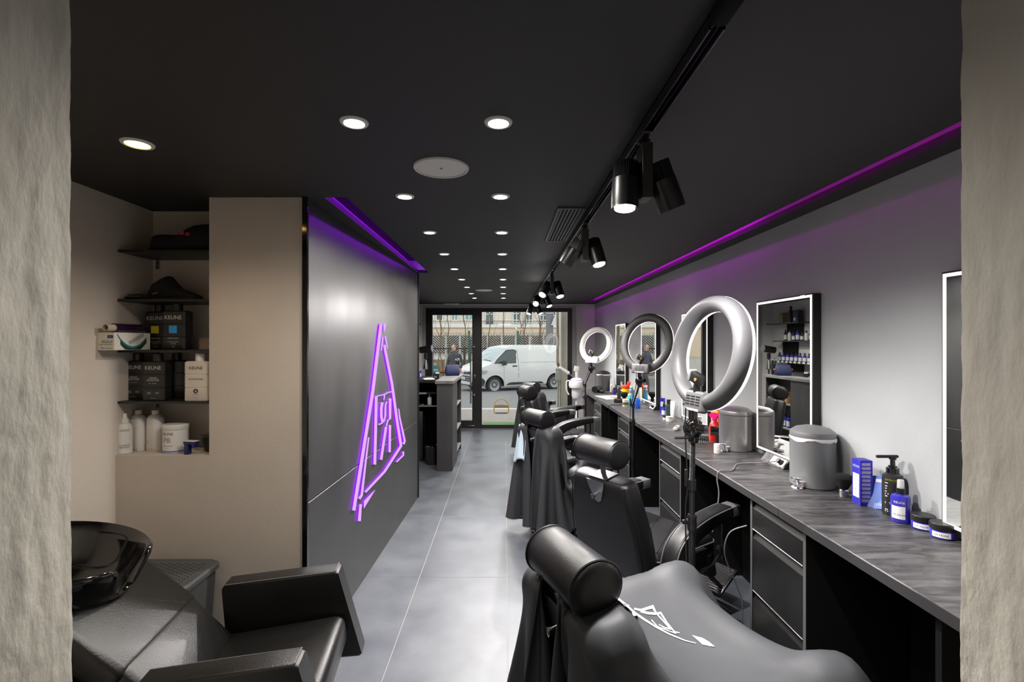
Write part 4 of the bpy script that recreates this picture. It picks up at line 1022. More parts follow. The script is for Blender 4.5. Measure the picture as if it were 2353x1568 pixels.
# open drawer far away with white things
# ============================================================ LED MIRRORS
MZ0, MZ1, MW = 0.923, 1.872, 0.576
MY = [(1.235, 1.81), (2.566, 3.141), (3.896, 4.47), (5.226, 5.80), (6.556, 7.13)]
ML = ['lit mirror cut off by the right plaster jamb', 'lit mirror behind the metal bin, nearest fully seen', 'lit mirror seen through the nearest ring light', 'lit mirror seen through the middle ring light', 'farthest small lit mirror beside the far bin']
def make_mirror():
    t = thing('led_mirror', 'x', 'mirror', (XR, 0, 0), group='upright mirrors with lit edges')
    hgt = MZ1 - MZ0; zc = (MZ0 + MZ1) / 2
    G().box((-0.023, 0, zc), (0.044, MW, hgt), 0.002, 1).build('frame', M_black, t)
    G().box((-0.0455, 0, zc), (0.002, MW - 0.012, hgt - 0.012)).build('mirror_glass', M_mirror, t)
    g = G(); e = 0.014; wl = 0.0125
    for (y, z, sy, sz) in ((-(MW / 2 - e), zc, wl, hgt - 2 * e + wl), (MW / 2 - e, zc, wl, hgt - 2 * e + wl), (0, MZ0 + e, MW - 2 * e, wl), (0, MZ1 - e, MW - 2 * e, wl)):
        g.box((-0.0470, y, z), (0.0012, sy, sz))
    g.build('lit_border', M_led, t, ang=0)
    return t
mr0 = make_mirror()
for k, (a, b) in enumerate(MY):
    o = mr0 if k == 0 else copy_tree(mr0)
    o.location = (XR, (a + b) / 2, 0); o['label'] = ML[k]
# ============================================================ RING LIGHTS
def ring_light(label, base, ring_c, az, el, Rr, house, kind):
    t = thing('ring_light', label, 'ring light', (base[0], base[1], 0), group='ring lights on tripod stands')
    bx, by = base
    c = Vector((ring_c[0] - bx, ring_c[1] - by, ring_c[2]))
    n = Vector((math.sin(az) * math.cos(el), math.cos(az) * math.cos(el), math.sin(el)))
    z = Vector((0, 0, 1)); u = n.cross(z).normalized(); v = u.cross(n).normalized()
    Mr = Matrix(((u.x, v.x, n.x, c.x), (u.y, v.y, n.y, c.y), (u.z, v.z, n.z, c.z), (0, 0, 0, 1)))   # local z = facing direction
    r0, r1 = Rr * 0.73, Rr
    rm = (r0 + r1) / 2; hw = (r1 - r0) / 2
    def ringsec(sec, ns=72): return [[(math.cos(2 * PI * i / ns) * r, math.sin(2 * PI * i / ns) * r, zz) for (r, zz) in sec] for i in range(ns)]
    if kind == 'round': sec = [(rm + hw * math.cos(a), -0.012 + 0.040 * math.sin(a)) for a in np.linspace(PI, 2 * PI, 13)] + [(r1, 0.0), (r0, 0.0)]
    else: sec = [(r0, 0.0), (r0, -0.018), (r0 + 0.008, -0.024), (r1 - 0.008, -0.024), (r1, -0.018), (r1, 0.0)]
    hs = G().rings(ringsec(sec), loop=True, M=Mr).build('ring_housing', house, t, ang=40)
    dsec = [(r0 - 0.001, 0.001), (r0 + 0.004, 0.016), (r1 - 0.004, 0.016), (r1 + 0.001, 0.001)]
    G().rings(ringsec(dsec), loop=True, M=Mr).build('diffuser', M_ring, t, ang=60)
    sc = G()
    for k in range(9 if kind == 'round' else 0):
        a = 2 * PI * k / 9 + 0.3
        for rr in (r0 + 0.012,): sc.cyl((rr * math.cos(a), rr * math.sin(a), -0.0225), (rr * math.cos(a), rr * math.sin(a), -0.036), 0.0035, M=Mr)
    if kind != 'round':
        for k in range(56):
            a = 2 * PI * k / 56
            for rr in (r0 + 0.012, r1 - 0.012): sc.box((rr * math.cos(a), rr * math.sin(a), -0.0245), (0.008, 0.003, 0.002), rot=(0, 0, a), M=Mr)
    tag(sc.build('housing_vents' if kind != 'round' else 'housing_screws', M_black, hs), kind='stuff')
    # control box at the bottom of the ring
    Mb = Mr @ Matrix.Translation((0, -rm, -0.034))
    cb = G().box((0, 0, 0), (0.115 if kind == 'round' else 0.18, 0.085, 0.040), 0.010, 3, M=Mb).build('control_box', mat('grey_control_box', (0.10, 0.10, 0.105), 0.4) if house is not M_wplastic else M_wplastic, t)
    gg = G()
    for i in range(3):
        for j in range(4): gg.box((-0.034 + i * 0.034, 0.020 - j * 0.011, -0.0205), (0.026, 0.004, 0.002), M=Mb)
    gg.build('vent_slots', M_black, cb)
    G().box((0, -0.034, -0.0205), (0.09, 0.008, 0.0015), M=Mb).build('caption', M_printw, cb)
    ph = Mb @ Vector((0, 0, 0)) + Vector((0, 0, 0.045))
    Mp = Matrix.Translation(ph + Vector((0, 0, 0.04))) @ Matrix.Rotation(-az, 4, 'Z') @ Matrix.Rotation(R(18), 4, 'Y')
    hold = G().cyl(ph - Vector((0, 0, 0.02)), ph + Vector((0, 0, 0.025)), 0.014).build('phone_holder', M_black, t)
    G().box((0, 0, 0.01), (0.066, 0.030, 0.044), 0.006, M=Mp).build('clamp_body', M_blackm, hold)
    G().box((-0.036, 0, 0.01), (0.016, 0.036, 0.050), 0.005, M=Mp).build('clamp_jaw', mat('grey_clamp', (0.22, 0.22, 0.22), 0.4), hold)
    G().cyl((0.012, -0.016, 0.01), (0.012, -0.019, 0.01), 0.007, M=Mp).build('brass_thread', mat('brass', (0.5, 0.3, 0.08), 0.4, metal=0.5), hold)
    bt = Mb @ Vector((0, -0.045, -0.01))
    # ball joint, gooseneck, pole
    jt = bt + Vector((0, 0, -0.03))
    jn = G().cyl(bt + Vector((0, 0, 0.01)), jt, 0.018).lathe([(0, -0.045), (0.025, -0.04), (0.037, -0.02), (0.040, 0), (0.034, 0.022), (0.02, 0.034), (0, 0.036)], c=jt - Vector((0, 0, 0.03)), n=20)
    jn.cyl(jt + Vector((0.01, -0.03, -0.03)), jt + Vector((0.03, -0.055, -0.03)), 0.018).box(jt + Vector((0, 0, -0.065)), (0.035, 0.045, 0.06), 0.012)
    jn.build('ball_joint', M_gloss, t)
    top = Vector((0, 0, max(0.72, jt.z - 0.26)))
    gp = smooth_path([jt - Vector((0, 0, 0.06)), jt.lerp(top, 0.5) + Vector((0, 0, -0.02)), top + Vector((0, 0, 0.02)), top], 10)
    gk = G(); gk.tube(gp, 0.0085, 10)
    for i in range(len(gp) - 1):
        for f in (0.0, 0.5): gk.lathe([(0.0085, -0.002), (0.0112, 0), (0.0085, 0.002)], c=gp[i].lerp(gp[i + 1], f), n=10)
    gk.build('gooseneck', M_black, t)
    po = G().cyl((0, 0, 0.26), (0, 0, top.z - 0.15), 0.0125).cyl((0, 0, top.z - 0.2), (0, 0, top.z), 0.0105).build('pole', M_blackm, t)
    cl = G().lathe([(0, -0.035), (0.017, -0.035), (0.019, -0.02), (0.017, -0.012), (0.019, -0.005), (0.017, 0.012), (0.019, 0.02), (0.016, 0.03), (0, 0.03)], c=(0, 0, top.z - 0.15)).box((-0.025, 0, top.z - 0.15), (0.03, 0.014, 0.018), 0.004)
    cl.build('pole_clamp', M_black, t)
    G().lathe([(0, -0.02), (0.015, -0.02), (0.015, 0.02), (0, 0.02)], c=(0, 0, top.z)).build('pole_top', M_black, t)
    G().lathe([(0, -0.025), (0.02, -0.025), (0.02, 0.025), (0, 0.025)], c=(0, 0, 0.28)).build('tripod_hub', M_black, t)
    for k in range(3):
        a = 2 * PI * k / 3 + PI / 3
        lg = G().tube([(0.015 * math.cos(a), 0.015 * math.sin(a), 0.29), (0.21 * math.cos(a), 0.21 * math.sin(a), 0.03)], 0.008, 8).tube([(0, 0, 0.10), (0.13 * math.cos(a), 0.13 * math.sin(a), 0.14)], 0.005, 6).build('leg', M_black, t)
        G().lathe([(0, 0), (0.012, 0), (0.012, 0.02), (0.008, 0.035), (0, 0.035)], c=(0.212 * math.cos(a), 0.212 * math.sin(a), 0.0)).build('rubber_foot', M_black, lg)
    cd = G().tube(smooth_path([bt + Vector((-0.03, 0, 0.02)), bt + Vector((-0.035, -0.01, -0.1)), Vector((-0.022, -0.01, top.z)), Vector((-0.03, -0.01, top.z - 0.12)), Vector((-0.02, -0.012, 0.6)), Vector((0.01, -0.02, 0.32)), Vector((0.03, -0.09, 0.012)), Vector((0.05, -0.22, 0.008))], 6), 0.003, 6)
    cd.build('power_cord', M_black, t)
    G().box((-0.027, -0.01, top.z + 0.03), (0.012, 0.012, 0.07), 0.004).build('inline_switch', M_black, t)
    return t
M_silver = mat('silver_grey_housing', (0.085, 0.085, 0.09), 0.45, metal=0.0)
ring_light('ring light with grey rounded housing nearest the camera', (0.755, 1.95), (0.845, 1.98, 1.565), R(78), R(-9), 0.236, M_silver, 'round')
ring_light('middle ring light with flat black dotted housing', (1.150, 4.33), (1.275, 4.36, 1.60), R(52), R(-11), 0.273, mat('flat_black_housing', (0.03, 0.03, 0.03), 0.45), 'flat')
ring_light('farthest ring light with white housing near the shop window', (1.035, 6.22), (1.165, 6.2, 1.575), R(44), R(-14), 0.235, M_wplastic, 'flat')
# ============================================================ BINS
def pedal_bin(label, X, Y, rz, r, h, body, lid, bag=None):
    t = thing('pedal_bin', label, 'bin', (X, Y, ZC), rz, group='small pedal bins on the worktop')
    G().lathe([(0, 0.001), (r - 0.004, 0.001), (r, 0.005), (r, h * 0.80), (r - 0.003, h * 0.805), (0, h * 0.805)], n=48).build('body', body, t)
    G().lathe([(r * 0.97, h * 0.81), (r * 1.0, h * 0.815), (r * 1.0, h * 0.865), (r * 0.97, h * 0.90), (r * 0.75, h * 0.955), (r * 0.4, h * 0.985), (0, h * 0.995)], n=48).build('lid', lid, t)
    pd = G().box((0, -r - 0.005, 0.022), (0.05, 0.03, 0.030), 0.006).lathe([(0, 0), (0.026, 0), (0.028, 0.006), (0.024, 0.012), (0, 0.014)], c=(0, -r - 0.028, 0.0), n=22, sx=1.0).lathe([(0, 0), (0.026, 0.001), (0.027, 0.004), (0.022, 0.008), (0, 0.010)], c=(0, -r - 0.035, 0.046), n=22, sy=0.8).cyl((0, -r - 0.02, 0.02), (0, -r - 0.03, 0.05), 0.008)
    pd.build('pedal', M_chrome, t)
    G().box((0, r + 0.010, h * 0.72), (0.04, 0.024, h * 0.30), 0.004).build('hinge', M_black, t)
    G().tube(smooth_path([(0.012, r + 0.022, h * 0.85), (0.012, r + 0.038, h * 0.78), (0.012, r + 0.036, h * 0.62), (0.012, r + 0.02, h * 0.58)], 4), 0.003, 6).build('carry_handle', M_black, t)
    if bag:
        rows = []
        random.seed(bag)
        n = 40; lo = [h * (0.775 - 0.02 * math.sin(i * 0.7) - 0.02 * random.random()) for i in range(n)]
        for zf, rr in ((0, 1.018), (0.5, 1.03), (1, 1.012)):
            rows.append([(r * rr * math.cos(2 * PI * i / n), r * rr * math.sin(2 * PI * i / n), lo[i] + (h * 0.813 - lo[i]) * zf) for i in range(n)])
        G().rings(rows, cap0=False, cap1=False).build('bag_edge', mat('white_bag', (0.75, 0.75, 0.74), 0.5), t, fixn=False)
M_bing = mat('satin_grey_bin', (0.20, 0.205, 0.21), 0.42, metal=0.35)
M_bins = mat('brushed_steel_bin', (0.36, 0.36, 0.36), 0.36, metal=0.85)
M_bind = mat('dark_steel_bin', (0.14, 0.14, 0.14), 0.35, metal=0.6)
pedal_bin('large grey pedal bin with white bag edge, nearest the camera', 1.562, 2.455, R(-62), 0.101, 0.305, M_bing, M_bing, 3)
pedal_bin('brushed steel pedal bin beside the nearest fully seen mirror', 1.560, 3.27, R(-58), 0.103, 0.295, M_bins, M_bins)
pedal_bin('dark pedal bin with white bag at the far end of the worktop', 1.49, 7.31, R(-60), 0.098, 0.30, M_bind, M_black, 9)

# ============================================================ SMALL THINGS ON THE WORKTOP
FACE = R(-42)
def jar(label, Y, X):
    t = thing('cream_jar', label, 'jar', (X, Y, ZC), R(-48), group='blue jars with black lids'); t.scale = (0.86, 0.86, 0.92)
    G().lathe([(0, 0), (0.040, 0), (0.044, 0.005), (0.044, 0.030), (0.041, 0.035), (0, 0.035)], n=36).build('glass', M_blue, t)
    G().lathe([(0.045, 0.035), (0.046, 0.038), (0.046, 0.057), (0.043, 0.060), (0, 0.0605), (0, 0.035)], n=36).build('lid', M_black, t)
    lb = G(); lb.rings([[(0.0446 * math.sin(a), -0.0446 * math.cos(a), z) for a in np.linspace(-0.75, 0.75, 14)] for z in (0.008, 0.029)], closed=False)
    lb = lb.build('label', M_wplastic, t, fixn=False)
    text('J.M. KEUNE', 0.010, M_printk, lb, (0, 0, 0.018), wrap=0.0450)
jar('blue jar with black lid nearest the plaster jamb', 1.795, 1.625); jar('blue jar with black lid beside the blue spray bottle', 1.878, 1.625)
Y = 1.952
t = thing('spray_bottle', 'blue spray bottle with clear cap and white label', 'bottle', (1.598, Y, ZC), R(-48)); t.scale = (0.92, 0.92, 1)
G().lathe([(0, 0), (0.033, 0), (0.036, 0.004), (0.036, 0.098), (0.032, 0.107), (0.020, 0.112), (0.014, 0.113), (0, 0.113)], n=32).build('bottle', M_blue, t)
G().lathe([(0, 0.113), (0.0165, 0.113), (0.0165, 0.134), (0.013, 0.136), (0, 0.136)]).build('collar', M_black, t)
G().lathe([(0, 0.136), (0.0135, 0.136), (0.0125, 0.166), (0.011, 0.169), (0, 0.169)]).build('clear_cap', mat('clear_plastic', (0.75, 0.77, 0.78), 0.1, alpha=0.5), t)
lb = G(); lb.rings([[(0.0365 * math.sin(a), -0.0365 * math.cos(a), z) for a in np.linspace(-0.85, 0.6, 12)] for z in (0.018, 0.068)], closed=False); lb = lb.build('label', M_wplastic, t, fixn=False)
text('J.M. KEUNE', 0.010, M_printk, lb, (0, 0, 0.034), wrap=0.0368); text('KEUNE', 0.013, M_printw, t, (0, 0, 0.083), wrap=0.0368)
lb = G(); lb.rings([[(0.0365 * math.sin(a), -0.0365 * math.cos(a), z) for a in np.linspace(1.15, 1.9, 8)] for z in (0.02, 0.075)], closed=False); lb.build('back_label', mat('lilac_print', (0.35, 0.33, 0.5), 0.5), t, fixn=False)
Y = 2.032
t = thing('pump_bottle', 'tall black pump bottle leaning row end beside the blue booklet', 'bottle', (1.63, Y, ZC), R(-50)); t.scale = (0.92, 0.92, 1); t['label'] = 'tall black pump bottle beside the blue booklet'
G().lathe([(0, 0), (0.036, 0), (0.040, 0.006), (0.040, 0.155), (0.037, 0.168), (0.026, 0.175), (0.022, 0.177), (0, 0.177)], n=32).build('bottle', mat('dark_bottle', (0.018, 0.018, 0.016), 0.3), t)
G().lathe([(0, 0.177), (0.025, 0.177), (0.025, 0.197), (0.017, 0.20), (0.017, 0.206), (0.010, 0.208), (0.009, 0.235), (0, 0.235)]).build('collar', M_gloss, t)
G().box((-0.018, -0.012, 0.243), (0.085, 0.018, 0.012), 0.005, rot=(0, -0.08, 0.5)).lathe([(0, 0.232), (0.014, 0.232), (0.014, 0.246), (0, 0.25)]).build('pump_head', M_black, t)
text('SATIN OIL', 0.011, mat('lime_print', (0.28, 0.33, 0.02), 0.5), t, (0, 0, 0.150), wrap=0.0405, rz=0.1)
g = G()
for k, (z, w_) in enumerate(((0.135, .012), (0.122, .010), (0.112, 0.008), (0.10, 0.008), (0.09, .015), (0.080, .01), (0.055, .02), (0.050, .022), (0.025, .012), (0.018, .014))): g.rings([[(0.0404 * math.sin(a), -0.0404 * math.cos(a), z + dz) for a in (-0.55, -0.55 + w_ / 0.04)] for dz in (0, 0.0035)], closed=False)
g.build('print', M_printw, t, ang=0, fixn=False)
# booklet
t = thing('booklet', 'blue booklet propped against the wall between box and pump bottle', 'booklet', (1.622, 2.098, ZC), R(-62))
Mk = Matrix.Rotation(R(-22), 4, 'X') @ Matrix.Rotation(R(-9), 4, 'Y')
G().box((0, 0, 0.072), (0.085, 0.005, 0.142), M=Mk).build('cover', mat('mid_blue_card', (0.10, 0.18, 0.55), 0.5), t)
G().box((0.001, 0.004, 0.072), (0.084, 0.004, 0.139), M=Mk).build('pages', M_wplastic, t)
G().box((0.0, -0.0028, 0.122), (0.022, 0.0006, 0.014), M=Mk).build('print', M_printw, t)
o = text('JVTN', 0.014, M_printw, t, (0, 0, 0)); o.matrix_local = Mk @ Matrix.Translation((0, -0.0030, 0.018))
# blue carton
t = thing('blue_carton', 'tall blue product carton with white label standing on the worktop', 'box', (1.60, 2.165, ZC), R(-4))
G().box((0, 0, 0.100), (0.052, 0.058, 0.200), 0.001, 1).build('carton', mat('blue_card', (0.03, 0.025, 0.40), 0.35), t)
lb = G().box((-0.0262, 0.0, 0.085), (0.0008, 0.042, 0.105)).build('label', M_wplastic, t)
o = text('1922 BY J.M. KEUNE', 0.011, mat('grey_print', (0.25, 0.25, 0.27), 0.5), lb, (0, 0, 0), rotlocal=R(90)); o.matrix_local = Matrix.Translation((-0.0268, 0, 0.085)) @ Matrix.Rotation(R(-90), 4, 'Z')
o = text('KEUNE', 0.014, M_printw, t, (0, 0, 0)); o.matrix_local = Matrix.Translation((-0.0266, 0, 0.170)) @ Matrix.Rotation(R(-90), 4, 'Z')
g = G(); random.seed(3)
for k in range(10):
    for j in range(5): g.box((-0.002 + random.uniform(-.001, .001), -0.0293, 0.018 + k * 0.0178 + j * 0.0026), (0.040 - random.uniform(0, .006), 0.0005, 0.0017))
g.build('small_print', mat('lilac_text', (0.42, 0.40, 0.62), 0.5), t, ang=0)
G().box((0.0, 0.0, 0.2005), (0.046, 0.05, 0.001)).build('top_flap', mat('blue_card_dark', (0.02, 0.02, 0.18), 0.5), t)
# neck brush
t = thing('neck_brush', 'black neck brush with silver handle by the large grey bin', 'brush', (1.592, 2.272, ZC))
G().lathe([(0, 0), (0.019, 0), (0.020, 0.003), (0.020, 0.030), (0.017, 0.034), (0, 0.034)]).build('handle', M_chrome, t)
G().lathe([(0.015, 0.034), (0.022, 0.045), (0.038, 0.075), (0.042, 0.088), (0.034, 0.100), (0.018, 0.106), (0, 0.107)], n=24).build('bristles', mat('black_bristle', (0.004, 0.004, 0.004), 0.95, bump=1.0, bscale=400), t)
# sockets in the worktop
def power_box(label, X, Y, rz, white_first):
    t = thing('power_socket_box', label, 'socket', (X, Y, ZC), rz)
    Mw = Matrix(((0, 0, 1, 0), (1, 0, 0, 0), (0, 1, 0, 0), (0, 0, 0, 1)))
    L = 0.24
    G().prism([(0.028, 0), (-0.028, 0), (-0.022, 0.006), (0.012, 0.050), (0.028, 0.050)], -L / 2, L / 2, M=Matrix.Rotation(R(0), 4, 'Z') @ Matrix(((1, 0, 0, 0), (0, 0, 1, 0), (0, 1, 0, 0), (0, 0, 0, 1)))).build('wedge', M_black, t, ang=0)
    tl = math.atan2(0.044, 0.034)
    for k in range(3):
        Mq = Matrix.Translation((-0.0055, -0.075 + k * 0.072, 0.0285)) @ Matrix.Rotation(-(PI / 2 - tl) + PI / 2 - PI / 2, 4, 'Y')
        Mq = Matrix.Translation((-0.0058, -0.075 + k * 0.072, 0.0290)) @ Matrix.Rotation(-(tl), 4, 'Y')
        sk = G().box((0, 0, 0), (0.050, 0.066, 0.004), 0.002, 1, M=Mq).build('socket_plate', M_wplastic if k < 2 else M_black, t)
        G().lathe([(0, 0), (0.019, 0), (0.019, 0.0012), (0, 0.0012)], n=24, M=Mq @ Matrix.Translation((0, 0, 0.0018))).build('socket_hole', mat('socket_dark', (0.02, 0.02, 0.02), 0.5) if k != 1 else M_cream, sk)
        if k == 0: G().cyl((0, 0, 0), (0, 0, 0.03), 0.014, M=Mq).build('plug', M_black, sk)
    return t
power_box('black socket box with white outlets behind the large grey bin', 1.60, 2.86, 0, True)
power_box('small black socket box under the mirror of the middle ring light', 1.60, 5.26, 0, True)
t = thing('power_cable', 'grey cable running over the worktop edge from the near socket box', 'cable')
G().tube(smooth_path([(1.58, 2.80, ZC + 0.035), (1.50, 2.83, ZC + 0.02), (1.38, 2.86, ZC + 0.005), (1.28, 2.72, ZC + 0.005), (1.20, 2.70, ZC + 0.006), (1.185, 2.70, ZC - 0.04), (1.19, 2.69, 0.75), (1.16, 2.70, 0.55)], 7), 0.0035, 6).build('cord', mat('grey_cord', (0.16, 0.16, 0.165), 0.5), t)
t = thing('power_cable', 'thin cable hanging beside the nearest drawer cabinet', 'cable')
G().tube(smooth_path([(1.20, 2.40, 0.70), (1.12, 2.41, 0.66), (1.10, 2.42, 0.55), (1.16, 2.43, 0.40), (1.19, 2.42, 0.28), (1.16, 2.42, 0.10), (1.05, 2.42, 0.01)], 6), 0.0035, 6).build('cord', MT['grey_cord'], t)
t = thing('power_cable', 'cable lying across the far worktop by the coloured bottles', 'cable')
G().tube(smooth_path([(1.58, 5.32, ZC + 0.035), (1.45, 5.6, ZC + 0.005), (1.30, 5.55, ZC + 0.005), (1.19, 5.5, ZC + 0.006), (1.185, 5.5, ZC - 0.06), (1.19, 5.5, 0.6)], 6), 0.0035, 6).build('cord', M_black, t)
# ---- group by the steel bin
def cup(name, label, cat, X, Y, r, h, m, lid=None):
    t = thing(name, label, cat, (X, Y, ZC))
    G().lathe([(0, 0), (r * 0.9, 0), (r, 0.004), (r, h - 0.004), (r * 0.96, h), (r * 0.9, h), (r * 0.88, h - 0.006), (0, h - 0.008)]).build('body', m, t)
    if lid: G().lathe([(0, h - 0.004), (r * 1.04, h - 0.004), (r * 1.04, h + 0.012), (0, h + 0.014)]).build('lid', lid, t)
    return t
t = cup('neck_strip_roll', 'white roll standing in front of the steel bin', 'roll', 1.385, YX(1648, 1.385), 0.021, 0.062, M_wplastic)
G().lathe([(0.0212, 0.02), (0.0216, 0.022), (0.0212, 0.024)], n=24).lathe([(0.0212, 0.04), (0.0216, 0.042), (0.0212, 0.044)], n=24).build('ridge', M_cream, t)
t = thing('spray_bottle', 'red spray bottle with hot pink trigger by the steel bin', 'bottle', (1.545, YX(1642, 1.545), ZC), R(-60))
G().lathe([(0, 0), (0.036, 0), (0.039, 0.006), (0.039, 0.10), (0.030, 0.13), (0.016, 0.145), (0.014, 0.15), (0, 0.15)]).build('bottle', mat('red_plastic', (0.75, 0.02, 0.015), 0.3), t)
M_pink = mat('pink_plastic', (0.85, 0.01, 0.22), 0.3)
G().lathe([(0, 0.148), (0.018, 0.148), (0.017, 0.165), (0, 0.167)]).build('collar', M_pink, t)
G().prism([(-0.025, 0.165), (0.02, 0.165), (0.03, 0.185), (0.06, 0.19), (0.06, 0.205), (-0.02, 0.205), (-0.045, 0.185)], -0.011, 0.011, M=Matrix.Rotation(R(90), 4, 'X')).prism([(0.03, 0.186), (0.04, 0.186), (0.055, 0.13), (0.047, 0.128)], -0.006, 0.006, M=Matrix.Rotation(R(90), 4, 'X')).build('trigger_head', M_pink, t)
t = thing('product_box', 'yellow orange box behind the red spray bottle', 'box', (1.605, YX(1655, 1.60) + 0.06, ZC), R(-80))
G().box((0, 0, 0.115), (0.09, 0.05, 0.23), 0.003).build('carton', mat('amber_card', (0.85, 0.38, 0.01), 0.4), t)
G().box((0, 0, 0.225), (0.091, 0.051, 0.03), 0.002).build('orange_top', mat('orange_card', (0.85, 0.18, 0.01), 0.4), t)
t = thing('desk_clock', 'black flat display standing in front of the red spray bottle', 'clock', (1.515, 3.43, ZC), R(-30))
G().box((0, 0, 0.092), (0.105, 0.012, 0.066), 0.003).build('screen', M_gloss, t); G().box((0, 0.012, 0.03), (0.03, 0.012, 0.06), 0.002).box((0, 0.012, 0.004), (0.06, 0.05, 0.008), 0.002).build('stand', M_black, t)
t = thing('hair_brush', 'round black hair brush with pale bristles lying on the worktop', 'brush', (1.40, YX(1607, 1.40), ZC + 0.034), R(150))
G().cyl((-0.06, 0, 0), (0.05, 0, 0), 0.018).build('barrel', M_black, t)
G().cyl((0.05, 0, 0), (0.17, 0, -0.015), 0.012, 0.008).build('handle', M_black, t)
g = G()
for i in range(9):
    for k in range(14):
        a = 2 * PI * (k + 0.5 * (i % 2)) / 14; x = -0.055 + i * 0.0125
        g.tube([(x, 0.017 * math.cos(a), 0.017 * math.sin(a)), (x, 0.034 * math.cos(a), 0.034 * math.sin(a))], 0.0014, 4)
tag(g.build('bristles', mat('pale_bristle', (0.35, 0.34, 0.33), 0.5), t, ang=0), kind='stuff')
# ---- group left of the nearest ring (px ~1525-1560)
def bottle(name, label, X, Y, r, h, body, cap, caph=0.03, neck=0.5, lab=None, group=None, cat='bottle'):
    t = thing(name, label, cat, (X, Y, ZC), R(-35), group=group)
    G().lathe([(0, 0), (r * 0.92, 0), (r, 0.004), (r, h * 0.78), (r * 0.9, h * 0.86), (r * neck, h * 0.92), (r * neck, h), (0, h)], n=24).build('body', body, t)
    G().lathe([(0, h), (r * neck * 1.15, h), (r * neck * 1.1, h + caph), (0, h + caph)], n=18).build('cap', cap, t)
    if lab:
        g = G(); g.rings([[(r * 1.012 * math.sin(a), -r * 1.012 * math.cos(a), z) for a in np.linspace(-1.1, 1.1, 9)] for z in (h * 0.12, h * 0.62)], closed=False); g.build('label', lab, t, fixn=False)
    return t
M_dgreen = mat('dark_green_glass', (0.02, 0.05, 0.045), 0.2, coat=0.4); M_teal = mat('teal_plastic', (0.02, 0.35, 0.30), 0.35)
t = thing('blue_carton', 'small blue carton behind the dark green bottle', 'box', (1.625, YX(1522.5, 1.625), ZC), R(-35)); G().box((0, 0, 0.075), (0.045, 0.04, 0.15), 0.001, 1).build('carton', MT['blue_card'], t); G().box((0, -0.0205, 0.09), (0.028, 0.0006, 0.05)).build('label', M_wplastic, t)
bottle('spray_bottle', 'small blue bottle with black cap beside the dark green bottle', 1.575, YX(1526, 1.575), 0.024, 0.085, M_blue, M_black, 0.03, 0.45, M_wplastic)
bottle('lotion_bottle', 'dark green bottle with teal bands and black cap', 1.60, YX(1537, 1.60), 0.032, 0.13, M_dgreen, M_black, 0.035, 0.55, M_dgreen)
t = thing('white_tube', 'white tube standing upright beside the dark green bottle', 'tube', (1.60, YX(1547, 1.60), ZC), R(-40))
G().rings([[(a, b * 1.0, z) for a, b in rrect(hw, hd, min(hw, hd) * 0.95, 4)] for z, hw, hd in ((0.03, 0.024, 0.024), (0.06, 0.026, 0.022), (0.14, 0.027, 0.008), (0.165, 0.027, 0.003))]).build('tube', M_wplastic, t); G().lathe([(0, 0), (0.024, 0), (0.024, 0.03), (0, 0.03)]).build('cap', M_cream, t)
cup('white_jar', 'small white jar left of the nearest ring light base joint', 'jar', 1.50, YX(1529, 1.50), 0.022, 0.025, M_wplastic, M_black)['label'] = 'small white jar with black lid by the dark green bottle'
cup('white_jar', 'clear white jar in front of the white tube', 'jar', 1.50, YX(1538, 1.50), 0.030, 0.035, M_wplastic, M_cream)
t = thing('hair_clipper', 'white handled clipper lying beside the nearest ring light', 'clipper', (1.42, YX(1555, 1.42), ZC + 0.016), R(60)); G().box((0, 0, 0), (0.13, 0.036, 0.030), 0.012, 3).build('body', M_wplastic, t); G().box((0.075, 0, 0.004), (0.03, 0.040, 0.016), 0.003).build('blade', M_steel, t); G().box((-0.01, 0, 0.014), (0.05, 0.012, 0.008), 0.004).build('switch', M_black, t)
# ---- coloured group far away
t = thing('sharps_container', 'yellow sharps container with red lid far along the worktop', 'container', (1.53, YX(1439.5, 1.53), ZC), R(-30))
G().lathe([(0, 0), (0.048, 0), (0.058, 0.15), (0.06, 0.152), (0, 0.152)], n=28).build('tub', mat('yellow_plastic', (0.85, 0.55, 0.0), 0.35), t)
G().lathe([(0.062, 0.145), (0.064, 0.15), (0.064, 0.178), (0.058, 0.184), (0, 0.184)], n=28).build('lid', mat('red_lid', (0.75, 0.04, 0.01), 0.4), t)
G().box((0.03, 0, 0.205), (0.035, 0.05, 0.05), 0.008, rot=(0, 0.3, 0)).build('lid_flap', MT['red_lid'], t)
bottle('shampoo_bottle', 'tall blue grey bottle with white cap behind the middle ring pole', 1.55, YX(1451, 1.55), 0.030, 0.17, mat('blue_grey_plastic', (0.10, 0.16, 0.24), 0.3), M_wplastic, 0.02, 0.6, mat('sky_label', (0.05, 0.35, 0.65), 0.4))
t = cup('wax_can', 'white and yellow can in front of the sharps container', 'can', 1.36, YX(1437.5, 1.36), 0.034, 0.072, mat('pale_yellow_can', (0.62, 0.6, 0.35), 0.35), M_wplastic); G().lathe([(0.0344, 0.02), (0.0346, 0.021), (0.0346, 0.05), (0.0344, 0.051)], n=24).build('band', mat('dark_band', (0.1, 0.09, 0.05), 0.5), t)
bottle('shampoo_bottle', 'bright cyan bottle beside the white and yellow can', 1.45, YX(1447, 1.45), 0.030, 0.105, mat('cyan_plastic', (0.05, 0.50, 0.62), 0.3), M_wplastic, 0.02, 0.6)
bottle('spray_can', 'bright blue spray can with white top right of the middle ring pole', 1.46, YX(1464, 1.46), 0.036, 0.11, mat('bright_blue', (0.01, 0.12, 0.70), 0.3), M_wplastic, 0.035, 0.4)
